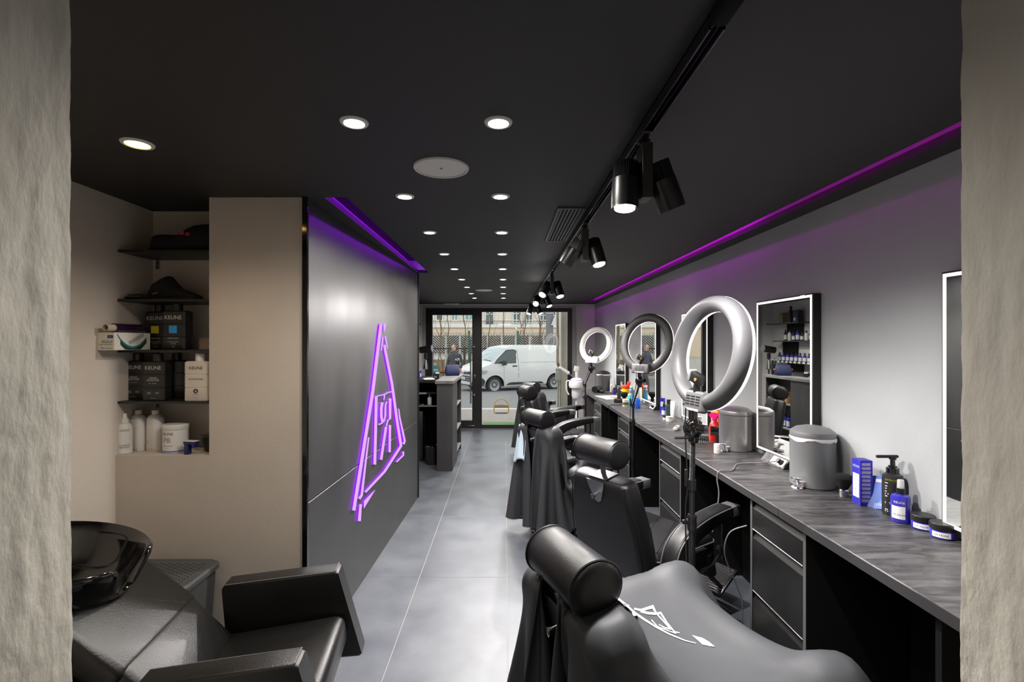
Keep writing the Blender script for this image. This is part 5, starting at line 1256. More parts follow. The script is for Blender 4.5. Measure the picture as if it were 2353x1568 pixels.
t = thing('neck_brush', 'black neck brush standing far away before the sharps container', 'brush', (1.46, YX(1434, 1.46), ZC)); G().lathe([(0, 0), (0.02, 0), (0.02, 0.04), (0, 0.04)]).build('handle', M_black, t); G().lathe([(0.016, 0.04), (0.04, 0.07), (0.05, 0.10), (0.035, 0.115), (0, 0.12)]).build('bristles', MT['black_bristle'], t)
t = thing('clipper_stand', 'black clipper stand with upright clipper by the sharps container', 'stand', (1.37, YX(1422, 1.37), ZC), R(-30)); G().box((0, 0, 0.025), (0.10, 0.09, 0.05), 0.01).build('base', M_black, t); G().box((0.0, 0, 0.11), (0.045, 0.035, 0.15), 0.015, 3, rot=(0.15, 0, 0)).build('clipper', mat('dark_bronze', (0.05, 0.04, 0.035), 0.35), t); G().box((0, 0.01, 0.19), (0.045, 0.03, 0.025), 0.004).build('blade', M_steel, t)
bottle('white_bottle', 'small white spray bottle far away before the farthest mirror', 1.56, YX(1405, 1.56), 0.020, 0.115, M_wplastic, M_wplastic, 0.03, 0.5)
bottle('dropper_bottle', 'small dark blue bottle far away before the farthest mirror', 1.53, YX(1411, 1.53), 0.022, 0.06, M_blue, M_black, 0.03, 0.5)
bottle('dropper_bottle', 'small black bottle next to the far dark blue bottle', 1.60, YX(1415, 1.60), 0.018, 0.085, M_black, M_chrome, 0.03, 0.5)
t = thing('flyer', 'white flyer with a red figure lying on the far worktop', 'paper', (1.40, 6.35, ZC + 0.001), R(10)); G().box((0, 0, 0), (0.30, 0.42, 0.0015)).build('sheet', M_wplastic, t); G().box((0.02, -0.02, 0.0012), (0.10, 0.13, 0.0006)).build('print', mat('salmon_print', (0.75, 0.22, 0.18), 0.6), t)
t = thing('hair_dryer', 'black hair dryer lying at the far end of the worktop', 'hair dryer', (1.33, 6.98, ZC), R(60)); G().cyl((-0.10, 0, 0.05), (0.10, 0, 0.05), 0.045, 0.038, 24).cyl((0.10, 0, 0.05), (0.16, 0, 0.05), 0.03, 0.025).build('barrel', M_black, t); G().tube([(-0.04, 0, 0.03), (-0.06, -0.12, 0.022)], 0.02, 12).build('handle', M_black, t); G().tube(smooth_path([(-0.06, -0.12, 0.022), (-0.10, -0.16, 0.008), (-0.02, -0.22, 0.005), (-0.09, -0.24, 0.005)], 5), 0.004, 6).build('cord', M_black, t)
# white facial steamer on a stand
t = thing('facial_steamer', 'white facial steamer with violet stripe on a stand by the window', 'steamer', ((1325 - VX) / FP * 8.2, 8.2, 0))
G().lathe([(0, 0), (0.20, 0), (0.20, 0.03), (0.05, 0.05), (0, 0.05)]).build('base', M_wplastic, t)
G().cyl((0, 0, 0.04), (0, 0, 0.70), 0.022).build('pole', M_wplastic, t)
G().lathe([(0, 0.66), (0.07, 0.66), (0.085, 0.70), (0.085, 0.84), (0.06, 0.85), (0, 0.85)]).build('tank', mat('pale_tank', (0.55, 0.56, 0.58), 0.2), t)
hd = G().lathe([(0, 0.84), (0.12, 0.84), (0.135, 0.88), (0.13, 0.95), (0.09, 0.99), (0.05, 1.01), (0, 1.01)], n=32).build('head', M_wplastic, t)
G().lathe([(0.127, 0.935), (0.131, 0.940), (0.112, 0.972), (0.108, 0.968)], n=32).build('stripe', mat('violet_stripe', (0.16, 0.12, 0.45), 0.4), hd)
G().box((0, 0, 1.07), (0.05, 0.05, 0.13), 0.015).box((0.0, 0, 1.16), (0.09, 0.07, 0.10), 0.02, rot=(0, 0.2, 0)).build('valve_block', M_wplastic, t)
G().tube([(-0.02, 0, 1.00), (-0.16, -0.02, 1.10)], 0.014, 8).build('arm', M_steel, t)
G().cyl((-0.14, -0.02, 1.085), (-0.30, -0.05, 1.19), 0.034, 0.026).build('nozzle', M_wplastic, t)
G().tube(smooth_path([(-0.12, 0, 0.96), (-0.17, 0, 0.94), (-0.17, 0, 0.80), (-0.13, 0, 0.72)], 5), 0.012, 8).build('hose', M_wplastic, t)
# ============================================================ NICHE SHELVES
SH = [(2.07, 'top shelf of the niche holding dark folded cloths'), (1.825, 'second shelf of the niche with a black shoe'), (1.572, 'third shelf of the niche with the foil box'), (1.317, 'lowest black shelf of the niche with square bottles')]
YN0, YN1 = YP0 + 0.012, 2.64
for z, lab in SH:
    t = thing('wall_shelf', lab, 'shelf', (-1.69, (YN0 + YN1) / 2, z), group='black shelves in the niche')
    G().box((0, 0, -0.006), (0.462, YN1 - YN0, 0.012), 0.001, 1).build('board', mat('black_shelf', (0.014, 0.014, 0.014), 0.4), t)
    for x in (-0.20, 0.17):
        br = G().box((x, 0.112, -0.037), (0.016, 0.004, 0.050)).box((x, 0.06, -0.014), (0.016, 0.10, 0.003)).build('bracket', M_steel, t)
        G().cyl((x, 0.109, -0.03), (x, 0.111, -0.03), 0.003).cyl((x, 0.109, -0.05), (x, 0.111, -0.05), 0.003).build('screw', M_black, br)
def soft(g, fn, nu=22, nv=22):
    g.grid(fn, nu, nv)
M_fab = mat('black_fabric', (0.006, 0.006, 0.006), 0.95, bump=0.3, bscale=150)
def lump(name, label, cat, loc, prof, depth, rz=0, m=M_fab):
    # prof: list of (x, z) top outline; rounded soft body of given depth
    t = thing(name, label, cat, loc, rz)
    n = 10; g = G(); xs_ = [p[0] for p in prof]; rows = []
    for i in range(41):
        x = xs_[0] + (xs_[-1] - xs_[0]) * i / 40; zt = float(np.interp(x, xs_, [p[1] for p in prof]))
        sec = []
        for k in range(16):
            a = 2 * PI * k / 16; ca, sa = math.cos(a), math.sin(a)
            rr = (abs(ca) ** 3 + abs(sa) ** 3) ** (-1 / 3)
            sec.append((x, depth / 2 * ca * rr * (0.55 + 0.45 * min(1, zt / 0.05)), zt / 2 + zt / 2 * sa * rr + 0.0))
        rows.append(sec)
    g.rings(rows); o = g.build('body', m, t, ang=60); return t
t = lump('folded_cloth', 'black folded clothes with red print on the top shelf', 'clothes', (-1.60, 2.50, 2.0705), [(-0.20, 0.012), (-0.17, 0.030), (-0.16, 0.085), (-0.13, 0.09), (-0.04, 0.085), (0.0, 0.12), (0.04, 0.14), (0.13, 0.145), (0.135, 0.02)], 0.19)
t.location.x = -1.60
for bx_ in ((-0.035, -0.094, 0.080, 0.014, 0.010), (-0.005, -0.096, 0.083, 0.020, 0.016), (0.022, -0.096, 0.078, 0.018, 0.014)): G().box(bx_[:3], (bx_[3], 0.003, bx_[4])).build('print', mat('red_print', (0.45, 0.02, 0.04), 0.7), t)
t = lump('black_shoe', 'black high shoe on the second shelf of the niche', 'shoe', (-1.71, 2.50, 1.8255), [(-0.10, 0.05), (-0.09, 0.085), (-0.05, 0.115), (-0.02, 0.127), (0.0, 0.10), (0.03, 0.065), (0.09, 0.045), (0.125, 0.03), (0.13, 0.012)], 0.10)
G().box((0.015, 0, 0.006), (0.235, 0.105, 0.012), 0.005).build('sole', M_black, t)
G().box((-0.062, -0.050, 0.033), (0.026, 0.003, 0.004), rot=(0, -0.3, 0)).build('tab', M_steel, t)
t = lump('black_pouch', 'flat black pouch beside the shoe on the second shelf', 'pouch', (-1.85, 2.46, 1.8255), [(-0.055, 0.015), (-0.04, 0.026), (0.0, 0.030), (0.04, 0.026), (0.05, 0.012)], 0.11)
G().tube([(-0.04, -0.055, 0.014), (0.035, -0.055, 0.014)], 0.002, 5).build('zip', M_steel, t)
# ---- square bottles
def dev_bottle(label, X, Y, z, w_, h, body, capm, lines, extra=None, rz=0.0, capr=0.023, caph=0.038):
    t = thing('square_bottle', label, 'bottle', (X, Y, z), rz, group='square hair product bottles in the niche')
    g = G(); d = w_ * 0.62; r_ = 0.012
    secs = [(0.0, -0.003), (0.004, 0), (h / 3 - 0.003, 0), (h / 3 - 0.001, -0.0018), (h / 3 + 0.001, -0.0018), (h / 3 + 0.003, 0), (2 * h / 3 - 0.003, 0), (2 * h / 3 - 0.001, -0.0018), (2 * h / 3 + 0.001, -0.0018), (2 * h / 3 + 0.003, 0), (h - 0.006, 0), (h, -0.006)]
    g.rings([[(a, b, zz) for a, b in rrect(w_ / 2 + dd, d / 2 + dd, r_, 4)] for zz, dd in secs]); g.build('body', body, t, ang=40)
    cp = G().lathe([(0, h), (capr, h), (capr, h + caph - 0.002), (capr - 0.002, h + caph), (0, h + caph)], n=28); cp.build('cap', capm, t)
    for (s_, size, zz, m, wd, dx) in lines: text(s_, size, m, t, (dx, -d / 2 - 0.0012, zz), wide=wd)
    if extra: extra(t, d, h)
    return t
M_bb = mat('black_bottle', (0.014, 0.014, 0.013), 0.35); hb = 0.198; z3 = SH[2][0] + 0.0005; z4 = SH[3][0] + 0.0005
PW = M_printw
CDV = lambda vol: [('KEUNE', 0.026, hb * 0.83, PW, 1.0, 0), ('CREAM', 0.0125, hb * 0.575, PW, 1.0, 0), ('DEVELOPER', 0.0125, hb * 0.52, PW, 0.95, 0), (vol, 0.0075, hb * 0.44, PW, 1.0, 0), ('TINTA', 0.006, hb * 0.215, PW, 1.0, -0.020), ('COLOR', 0.006, hb * 0.185, PW, 1.0, -0.020), ('SO PURE', 0.005, hb * 0.215, PW, 1.0, 0.02), ('COLOR', 0.005, hb * 0.187, PW, 1.0, 0.02), ('AFTER COLOR', 0.0035, hb * 0.07, PW, 1.2, 0)]
def XZ(px, Y): return (px - VX) / FP * Y
dev_bottle('black developer bottle partly hidden at the left of the fourth shelf', XZ(318, 2.50), 2.50, z4, 0.108, hb, M_bb, M_bb, CDV('6% · 20 VOL'))
dev_bottle('black cream developer bottle in the middle of the fourth shelf', XZ(363, 2.44), 2.44, z4, 0.110, hb, M_bb, M_bb, CDV('9% · 30 VOL'))
dev_bottle('unlabelled black square bottle beside the cream activator bottle', XZ(407, 2.55), 2.55, z4, 0.09, hb, M_bb, M_bb, [], rz=0.5)
def circ(t, d, h):
    g = G()
    for r_ in (0.0105, 0.0065): g.tube([(r_ * math.cos(a), -d / 2 - 0.001, h * 0.255 + r_ * math.sin(a)) for a in np.linspace(0, 2 * PI, 25)[:-1]], 0.0014, 4, closed=True)
    g.build('round_emblem', M_printk, t)
dev_bottle('cream coloured activator bottle with white cap', XZ(461, 2.44), 2.44, z4, 0.122, hb, M_cream, M_wplastic, [('KEUNE', 0.022, hb * 0.83, M_printk, 1.0, 0), ('ACTIVATOR', 0.0125, hb * 0.55, M_printk, 1.05, 0), ('AFTER COLOR', 0.005, hb * 0.165, M_printk, 1.0, 0), ('CARE', 0.004, hb * 0.09, M_printk, 1.4, 0)], circ)
def sq(col, nm):
    def f(t, d, h): G().box((0.0, -d / 2 - 0.0012, h * 0.52), (0.040, 0.0008, 0.038)).build('colour_square', mat(nm, col, 0.5), t)
    return f
ACT = [('KEUNE', 0.028, hb * 0.82, PW, 1.0, 0), ('AFTER COLOR', 0.0075, hb * 0.29, PW, 1.1, 0), ('POWER BLONDE', 0.006, hb * 0.20, PW, 1.2, 0), ('SO PURE', 0.006, hb * 0.15, PW, 1.2, 0), ('CARE', 0.005, hb * 0.08, PW, 1.6, 0)]
dev_bottle('black bottle with yellow square on the third shelf', XZ(367, 2.55), 2.55, z3, 0.11, hb, M_bb, M_bb, ACT, sq((0.55, 0.50, 0.02), 'yellow_square'))
dev_bottle('black bottle with blue square on the third shelf', XZ(409, 2.48), 2.48, z3, 0.118, hb, M_bb, M_bb, ACT, sq((0.03, 0.32, 0.75), 'blue_square'))
t = thing('small_carton', 'small tan carton at the right end of the third shelf', 'box', (-1.50, 2.55, z3)); G().box((0, 0, 0.02), (0.07, 0.08, 0.04), 0.001, 1).build('carton', mat('tan_card', (0.30, 0.21, 0.12), 0.7), t); G().box((0, 0, 0.0405), (0.071, 0.02, 0.0008)).build('tape', M_cream, t)
# ---- foil box and roll
fw, fl, fh = 0.084, 0.215, 0.084
t = thing('foil_box', 'white and green aluminium foil box sticking out of the third shelf', 'box', (-1.872, 2.383, z3), R(-3))
G().box((0, 0, fh / 2), (fw, fl, fh), 0.001, 1).build('carton', mat('white_card', (0.66, 0.63, 0.57), 0.5), t)
M_tealp = mat('teal_ink', (0.0, 0.22, 0.18), 0.5)
for s_, size, zz, m, dx, wd in (('Alufoil', 0.021, 0.040, M_tealp, 0.006, 1.0), ('Papier aluminium', 0.0095, 0.027, M_printk, 0.0, 1.0), ('200 m x 29 cm', 0.0095, 0.010, M_printk, 0.004, 1.0)): text(s_, size, m, t, (dx, -fl / 2 - 0.001, zz), wide=wd)
lg = G().box((0.022, -fl / 2 - 0.0008, 0.064), (0.026, 0.0008, 0.014)).build('emblem', mat('navy_ink', (0.01, 0.01, 0.12), 0.5), t); text('aro', 0.011, M_printw, lg, (0.022, -fl / 2 - 0.0016, 0.064))
g = G(); N = 20
def arcp(u): return (-fl / 2 + 0.015 + u * (fl - 0.04), 0.075 - 0.062 * math.sin(PI * min(1, u * 0.95)) ** 0.8)
rows = []
for k in range(N + 1):
    y, z = arcp(k / N); rows.append([(fw / 2 + 0.0010, y, z + 0.005), (fw / 2 + 0.0010, y, z - 0.004)])
g.rings(rows, closed=False); g.build('green_swoosh', M_tealp, t, ang=0, fixn=False)
g = G(); g.rings([[(fw / 2 + 0.0008, arcp(k / N)[0], arcp(k / N)[1] - 0.004), (fw / 2 + 0.0008, arcp(k / N)[0], max(0.002, arcp(k / N)[1] - 0.025))] for k in range(2, N + 1)], closed=False); g.build('dark_swoosh', M_printk, t, ang=0, fixn=False)
G().box((fw / 2 + 0.0006, 0.02, 0.055), (0.0008, 0.10, 0.018), rot=(0.45, 0, 0)).build('roll_picture', mat('grey_picture', (0.35, 0.35, 0.36), 0.4), t)
t = thing('film_roll', 'dark purple film roll on a cardboard core lying on the foil box', 'roll', (-1.862, 2.395, z3 + fh + 0.0225), R(-5))
G().cyl((0, -0.085, 0), (0, 0.09, 0), 0.022, n=28).build('film', mat('dark_purple_film', (0.02, 0.008, 0.03), 0.2, coat=0.5), t)
g = G(); g.rings([[(r_ * math.cos(a), y, r_ * math.sin(a)) for a in np.linspace(0, 2 * PI, 25)[:-1]] for r_, y in ((0.0165, -0.07), (0.0165, -0.128), (0.0135, -0.128), (0.0135, -0.07))], cap0=False, cap1=False); g.build('core', mat('card_core', (0.48, 0.42, 0.33), 0.8), t)
# ---- bottles on the sill
zs = 1.0525
t = thing('spray_bottle', 'slim white spray bottle at the left of the niche sill', 'bottle', (XZ(284.5, 2.425), 2.43, zs), R(20))
G().lathe([(0, 0), (0.030, 0), (0.033, 0.004), (0.033, 0.125), (0.029, 0.142), (0.018, 0.152), (0.014, 0.154), (0, 0.154)], n=30).build('bottle', M_wplastic, t)
G().lathe([(0, 0.154), (0.017, 0.154), (0.017, 0.170), (0.011, 0.174), (0.0095, 0.198), (0.006, 0.200), (0, 0.2)], n=24).build('nozzle', M_wplastic, t)
text('KEUNE', 0.013, M_printk, t, (0, 0, 0.118), wrap=0.0335, rz=0.3); text('ULTIMATE', 0.0105, M_printk, t, (0, 0, 0.044), wrap=0.0335, rz=0.3); text('BLONDE', 0.0105, M_printk, t, (0, 0, 0.034), wrap=0.0335, rz=0.3)
g = G()
for k in range(15): g.rings([[(0.0334 * math.sin(a), -0.0334 * math.cos(a), 0.012 + k * 0.0075 + dz) for a in (-1.25, -1.05)] for dz in (0, 0.004)], closed=False)
g.build('side_print', M_printk, t, ang=0, fixn=False)
for k, (px, Y, lab) in enumerate(((318, 2.50, 'white litre bottle directly behind the slim spray bottle'), (357, 2.50, 'white litre bottle beside the round white tub'))):
    t = thing('litre_bottle', lab, 'bottle', (XZ(px, Y), Y, zs), R(-14), group='white litre bottles on the sill'); t.scale = (0.88, 0.9, 1)
    G().rings([[(a, b, z) for a, b in rrect(hw, hd, min(hw, hd) * 0.9, 5)] for z, hw, hd in ((0, 0.044, 0.030), (0.004, 0.047, 0.033), (0.145, 0.047, 0.033), (0.165, 0.045, 0.032), (0.178, 0.034, 0.026), (0.184, 0.020, 0.018), (0.186, 0.016, 0.016))]).build('bottle', M_wplastic, t, ang=50)
    G().lathe([(0, 0.186), (0.0175, 0.186), (0.0175, 0.206), (0.016, 0.208), (0, 0.208)]).build('cap', M_cream, t)
    text('KEUNE', 0.011, mat('faint_print', (0.3, 0.27, 0.27), 0.5), t, (-0.033, -0.0345, 0.095), rotlocal=R(90)); g = G(); g.tube([(-0.022 + 0.009 * math.cos(a), -0.0345, 0.045 + 0.009 * math.sin(a)) for a in np.linspace(0, 2 * PI, 21)[:-1]], 0.0009, 4, closed=True); g.box((0, -0.0345, 0.012), (0.08, 0.0008, 0.0014)); g.build('emblem', MT['faint_print'], t)
t = thing('powder_tub', 'round white bleaching powder tub with blue bottom band', 'tub', (XZ(404, 2.47), 2.47, zs))
G().lathe([(0, 0), (0.054, 0), (0.057, 0.004), (0.057, 0.118), (0, 0.118)], n=40).build('tub', M_wplastic, t); G().lathe([(0.059, 0.118), (0.060, 0.12), (0.060, 0.138), (0.057, 0.142), (0, 0.143), (0, 0.118)], n=40).build('lid', M_wplastic, t)
G().lathe([(0.0574, 0.006), (0.0576, 0.0065), (0.0576, 0.0135), (0.0574, 0.014)], n=40).build('blue_band', mat('soft_blue_band', (0.12, 0.20, 0.60), 0.5), t)
text('KEUNE', 0.018, M_printk, t, (0, 0, 0.098), wrap=0.0578, rz=-0.1); text('PB', 0.034, MT['grey_print'], t, (0, 0, 0.066), wrap=0.0578, rz=-0.1); text('POWER BLONDE', 0.0065, M_printk, t, (0, 0, 0.038), wrap=0.0578, rz=-0.1); text('AFTER COLOR', 0.004, MT['grey_print'], t, (0, 0, 0.028), wrap=0.0578, rz=-0.1)
t = thing('tape_dispenser', 'deep blue dispenser with white rim at the front of the sill', 'dispenser', (XZ(437, 2.40), 2.405, zs + 0.0005), R(-10))
G().box((-0.017, 0, 0.028), (0.022, 0.026, 0.056), 0.003).box((0.002, 0, 0.058), (0.066, 0.030, 0.014), 0.003).box((0.022, 0, 0.045), (0.02, 0.022, 0.02), 0.004).build('body', mat('navy_plastic', (0.012, 0.012, 0.12), 0.35), t); G().box((0.002, 0, 0.0665), (0.068, 0.032, 0.003), 0.001, 1).build('rim', M_wplastic, t)
t = thing('black_bowl', 'black mixing bowl in the right corner of the sill', 'bowl', (-1.505, 2.485, zs)); G().lathe([(0, 0.001), (0.03, 0.001), (0.032, 0.006), (0.045, 0.05), (0.048, 0.082), (0.045, 0.082), (0.04, 0.05), (0.028, 0.008), (0, 0.008)], n=32).build('bowl', M_black, t); G().lathe([(0.046, 0.078), (0.05, 0.08), (0.05, 0.084), (0.046, 0.086)], n=32).build('rim', M_gloss, t)

# ============================================================ BACKWASH UNIT (local x forward = where the customer looks)
bw = thing('backwash_chair', 'black leather backwash chair with square arms and basin in the foreground', 'wash chair', (-0.93, 1.80, 0), R(8))
LW = M_leather2
G().box((0.03, 0, 0.36), (0.52, 0.50, 0.13), 0.04, 4, rot=(0, -0.10, 0)).build('seat', LW, bw)
for side, lab in ((1, ''), (-1, '')):
    a = G(); s_ = side * 0.305
    secs = []
    for x, zt, zb in ((-0.225, 0.575, 0.27), (-0.215, 0.59, 0.25), (0.0, 0.605, 0.24), (0.235, 0.62, 0.24), (0.25, 0.61, 0.25)):
        secs.append(((x + 0.02 * (zt - 0.6), s_, (zt + zb) / 2), (0, 1, 0), (0, 0, 1), 0.045, (zt - zb) / 2, 0.012))
    a.rings([[Vector(c) + Vector(u) * p + Vector(v) * q + Vector((0.10 * (1 - (c[2] + q - 0.24) / 0.36) * (1 if c[0] > 0.2 else 0.3), 0, 0)) for p, q in rrect(hu, hv, r_, 3)] for (c, u, v, hu, hv, r_) in secs])
    ar = a.build('armrest', LW, bw, ang=40)
    G().tube([(-0.215, s_ - side * 0.040, 0.588), (0.0, s_ - side * 0.040, 0.603), (0.235, s_ - side * 0.040, 0.617)], 0.0022, 5).tube([(0.236, s_ - 0.04, 0.618), (0.236, s_ + 0.04, 0.618)], 0.003, 5).build('stitching', mat('grey_stitch', (0.09, 0.09, 0.09), 0.6), ar)
# lumbar and upper back cushions leaning towards the basin
def cushion(name, c, size, tilt, r_):
    return G().box(c, size, r_, 4, rot=(0, tilt, 0)).build(name, LW, bw)
cushion('lumbar_cushion', (-0.275, 0, 0.455), (0.10, 0.48, 0.27), R(-42), 0.035)
cushion('back_cushion', (-0.435, 0, 0.615), (0.10, 0.50, 0.29), R(-48), 0.035)
G().box((-0.10, 0, 0.15), (0.50, 0.40, 0.30), 0.02).build('pedestal', M_black, bw)
G().box((-0.66, 0, 0.33), (0.30, 0.34, 0.66), 0.03).build('basin_column', M_black, bw)
# ceramic basin with a neck notch towards the seat
def basin():
    g = G(); nA = 64; outer = []; inner = []
    def rim(a):
        # radius and height of rim; a = 0 is towards the seat
        d = abs(((a + PI) % (2 * PI)) - PI)
        notch = math.exp(-(d / 0.30) ** 4)
        return notch
    rowsd = []
    ox, oy = 0.27, 0.25
    prof = [(0.30, -0.17, 0), (0.55, -0.15, 0), (0.80, -0.09, 0), (0.95, -0.02, .4), (1.02, 0.04, .85), (1.03, 0.058, 1), (1.0, 0.066, 1), (0.95, 0.058, 1), (0.90, 0.02, .9), (0.80, -0.05, .4), (0.55, -0.115, 0), (0.25, -0.13, 0), (0.02, -0.132, 0)]
    for (f, z, k) in prof:
        row = []
        for i in range(nA):
            a = 2 * PI * i / nA; nt_ = rim(a)
            row.append((ox * f * math.cos(a) - 0.06 * nt_ * k, oy * f * math.sin(a), z - 0.125 * nt_ * k + 0.02 * k * (-math.cos(a))))
        rowsd.append(row)
    g.rings(rowsd, cap0=True, cap1=True); return g
b = basin(); b = b.build('basin', M_gloss, bw, ang=70, loc=(-0.66, 0.0, 0.815), rot=(0, R(6), 0))
G().lathe([(0, -0.128), (0.03, -0.126), (0.028, -0.12), (0, -0.119)]).build('drain', M_chrome, b)
fa = G().tube(smooth_path([(-0.20, 0.09, 0.03), (-0.20, 0.09, 0.12), (-0.15, 0.07, 0.15), (-0.08, 0.05, 0.13)], 5), 0.012, 10).build('tap', M_chrome, b)
# ---- hamper with a perforated lid against the beige wall
t = thing('laundry_hamper', 'dark grey hamper with perforated lid behind the wash chair', 'hamper', (-1.575, 2.19, 0), R(0))
G().rings([[(a, b_, z) for a, b_ in rrect(hw, hd, 0.05, 5)] for z, hw, hd in ((0, 0.17, 0.12), (0.01, 0.175, 0.125), (0.50, 0.20, 0.145), (0.53, 0.20, 0.145))]).build('tub', mat('dark_grey_hamper', (0.035, 0.035, 0.036), 0.6), t)
ld = G().rings([[(a, b_, z) for a, b_ in rrect(hw, hd, 0.055, 5)] for z, hw, hd in ((0.53, 0.205, 0.15), (0.535, 0.212, 0.157), (0.553, 0.212, 0.157), (0.562, 0.203, 0.148), (0.557, 0.185, 0.13))]).build('lid', mat('grey_hamper_lid', (0.045, 0.045, 0.046), 0.6), t)
g = G()
for i in range(17):
    for j in range(11): g.lathe([(0, 0), (0.0042, 0), (0.0042, 0.0006), (0, 0.0006)], c=(-0.152 + i * 0.019, -0.10 + j * 0.02 + (0.01 if i % 2 else 0), 0.5572), n=8)
tag(g.build('perforations', mat('hole_black', (0.002, 0.002, 0.002), 0.9), ld, ang=0), kind='stuff')
# ============================================================ RECEPTION
M_desk = mat('anthracite_board', (0.035, 0.034, 0.036), 0.5, var=0.25, vscale=7, bump=0.08, bscale=30, stretch=(1, 1, 0.3))
M_deske = mat('grey_board_edge', (0.16, 0.16, 0.155), 0.5)
d = thing('reception_desk', 'tall anthracite reception desk with open end shelves', 'desk', (-0.752, 6.04, 0))
ZD = 1.13
G().box((0, 0.62, ZD - 0.02), (0.235, 1.28, 0.04), 0.002, 1).build('desk_top', mat('grey_slate_top', (0.13, 0.13, 0.132), 0.45, var=0.3, vscale=6), d)
G().box((0, 0.012, 0.545), (0.195, 0.024, 1.085), 0.001, 1).build('end_panel', M_desk, d)
G().box((0.092, 0.31, 0.545), (0.012, 0.57, 1.085), 0.001, 1).build('front_panel', M_desk, d)
G().box((-0.09, 0.62, 0.545), (0.016, 1.19, 1.085), 0.001, 1).build('rear_panel', M_desk, d)
G().box((0, 0.60, 0.545), (0.17, 0.016, 1.085), 0.001, 1).build('divider', M_desk, d)
G().box((0, 1.225, 0.545), (0.19, 0.016, 1.085), 0.001, 1).build('far_end_panel', M_desk, d)
for z in (0.10, 0.40, 0.74): G().box((0.005, 0.912, z), (0.18, 0.60, 0.018), 0.001, 1).build('shelf', M_deske, d)
for x, y in ((-0.06, 0.02), (0.06, 0.02), (0.08, 0.6), (0.08, 1.2), (-0.08, 1.2)): G().lathe([(0, 0), (0.008, 0), (0.008, 0.006), (0, 0.006)], c=(x, y, 0.0)).build('foot', M_wplastic, d)
bc = thing('work_cabinet', 'black work cabinet with light shelf edges behind the reception desk', 'cabinet', (-1.29, 6.9, 0))
G().box((0, 0, 1.08), (0.82, 0.75, 0.04), 0.002, 1).build('top', M_black, bc)
G().box((-0.39, 0, 0.53), (0.03, 0.73, 1.06)).build('side_panel', M_black, bc); G().box((0.385, 0.2, 0.53), (0.03, 0.33, 1.06)).build('side_panel', M_black, bc); G().box((0, 0.36, 0.53), (0.80, 0.02, 1.06)).build('back_board', M_recess, bc)
G().box((-0.02, -0.05, 0.92), (0.74, 0.6, 0.018)).build('shelf', M_black, bc); G().box((0.05, -0.36, 0.92), (0.36, 0.008, 0.022)).build('shelf_edge', M_alu, bc)
G().box((0.10, -0.02, 0.745), (0.58, 0.62, 0.018)).build('shelf', M_black, bc); G().box((0.22, -0.34, 0.745), (0.34, 0.008, 0.018)).build('shelf_edge', M_alu, bc)
G().box((-0.1, -0.1, 0.34), (0.55, 0.5, 0.66), 0.004).build('drawer_block', M_cab, bc)
t = bottle('gel_bottle', 'small clear bottle with green cap on the dark cabinet shelf', -1.03, 6.62, 0.028, 0.12, mat('clear_gel', (0.45, 0.5, 0.48), 0.2), mat('green_cap', (0.02, 0.2, 0.08), 0.4), 0.03, 0.4, None); t.location.z = 0.7545
t = thing('keys', 'bunch of keys lying on the shelf edge of the dark cabinet', 'keys', (-1.13, 6.60, 0.7545)); G().tube([(0.03 * math.cos(a), 0.03 * math.sin(a), 0.004) for a in np.linspace(0, 2 * PI, 17)[:-1]], 0.003, 5, closed=True).build('key_ring', M_chrome, t); G().box((0.05, 0, 0.003), (0.05, 0.012, 0.003)).box((-0.05, 0.01, 0.003), (0.05, 0.012, 0.003)).build('key', M_steel, t)
t = thing('waste_bin', 'black waste bin with shiny rim beneath the reception', 'bin', (XZ(994, 6.42), 6.42, 0)); G().lathe([(0, 0.001), (0.085, 0.001), (0.09, 0.005), (0.10, 0.23), (0, 0.23)], n=30).build('body', M_black, t); G().lathe([(0.102, 0.23), (0.104, 0.24), (0.10, 0.25), (0.06, 0.265), (0, 0.268), (0, 0.23)], n=30).build('lid', M_gloss, t)
# bag, thermos, cup, papers
t = thing('toiletry_bag', 'dark blue toiletry bag with orange pulls on the reception desk', 'bag', (-0.76, 7.0, ZD + 0.001), R(10))
G().rings([[(a, b_, z) for a, b_ in rrect(hw, hd, r_, 5)] for z, hw, hd, r_ in ((0, 0.09, 0.065, 0.02), (0.01, 0.10, 0.075, 0.025), (0.06, 0.105, 0.075, 0.03), (0.11, 0.10, 0.05, 0.03), (0.145, 0.095, 0.02, 0.015), (0.152, 0.09, 0.010, 0.008))]).build('body', mat('navy_fabric', (0.003, 0.010, 0.055), 0.75), t, ang=50)
for s_ in (-1, 1): G().box((s_ * 0.115, 0, 0.085), (0.03, 0.022, 0.024), 0.005).build('pull_tab', mat('orange_leather', (0.40, 0.08, 0.02), 0.5), t)
G().tube([(-0.09, 0, 0.154), (0.09, 0, 0.154)], 0.004, 6).build('zip', M_black, t)
t = thing('thermos', 'black vacuum flask with steel lid on the reception desk', 'flask', (-0.70, 7.13, ZD + 0.001)); G().lathe([(0, 0), (0.034, 0), (0.036, 0.004), (0.036, 0.20), (0.033, 0.206), (0, 0.206)]).build('body', M_gloss, t); G().lathe([(0.034, 0.206), (0.036, 0.21), (0.036, 0.235), (0.03, 0.243), (0, 0.245)]).build('lid', M_chrome, t)
zt = 1.1005
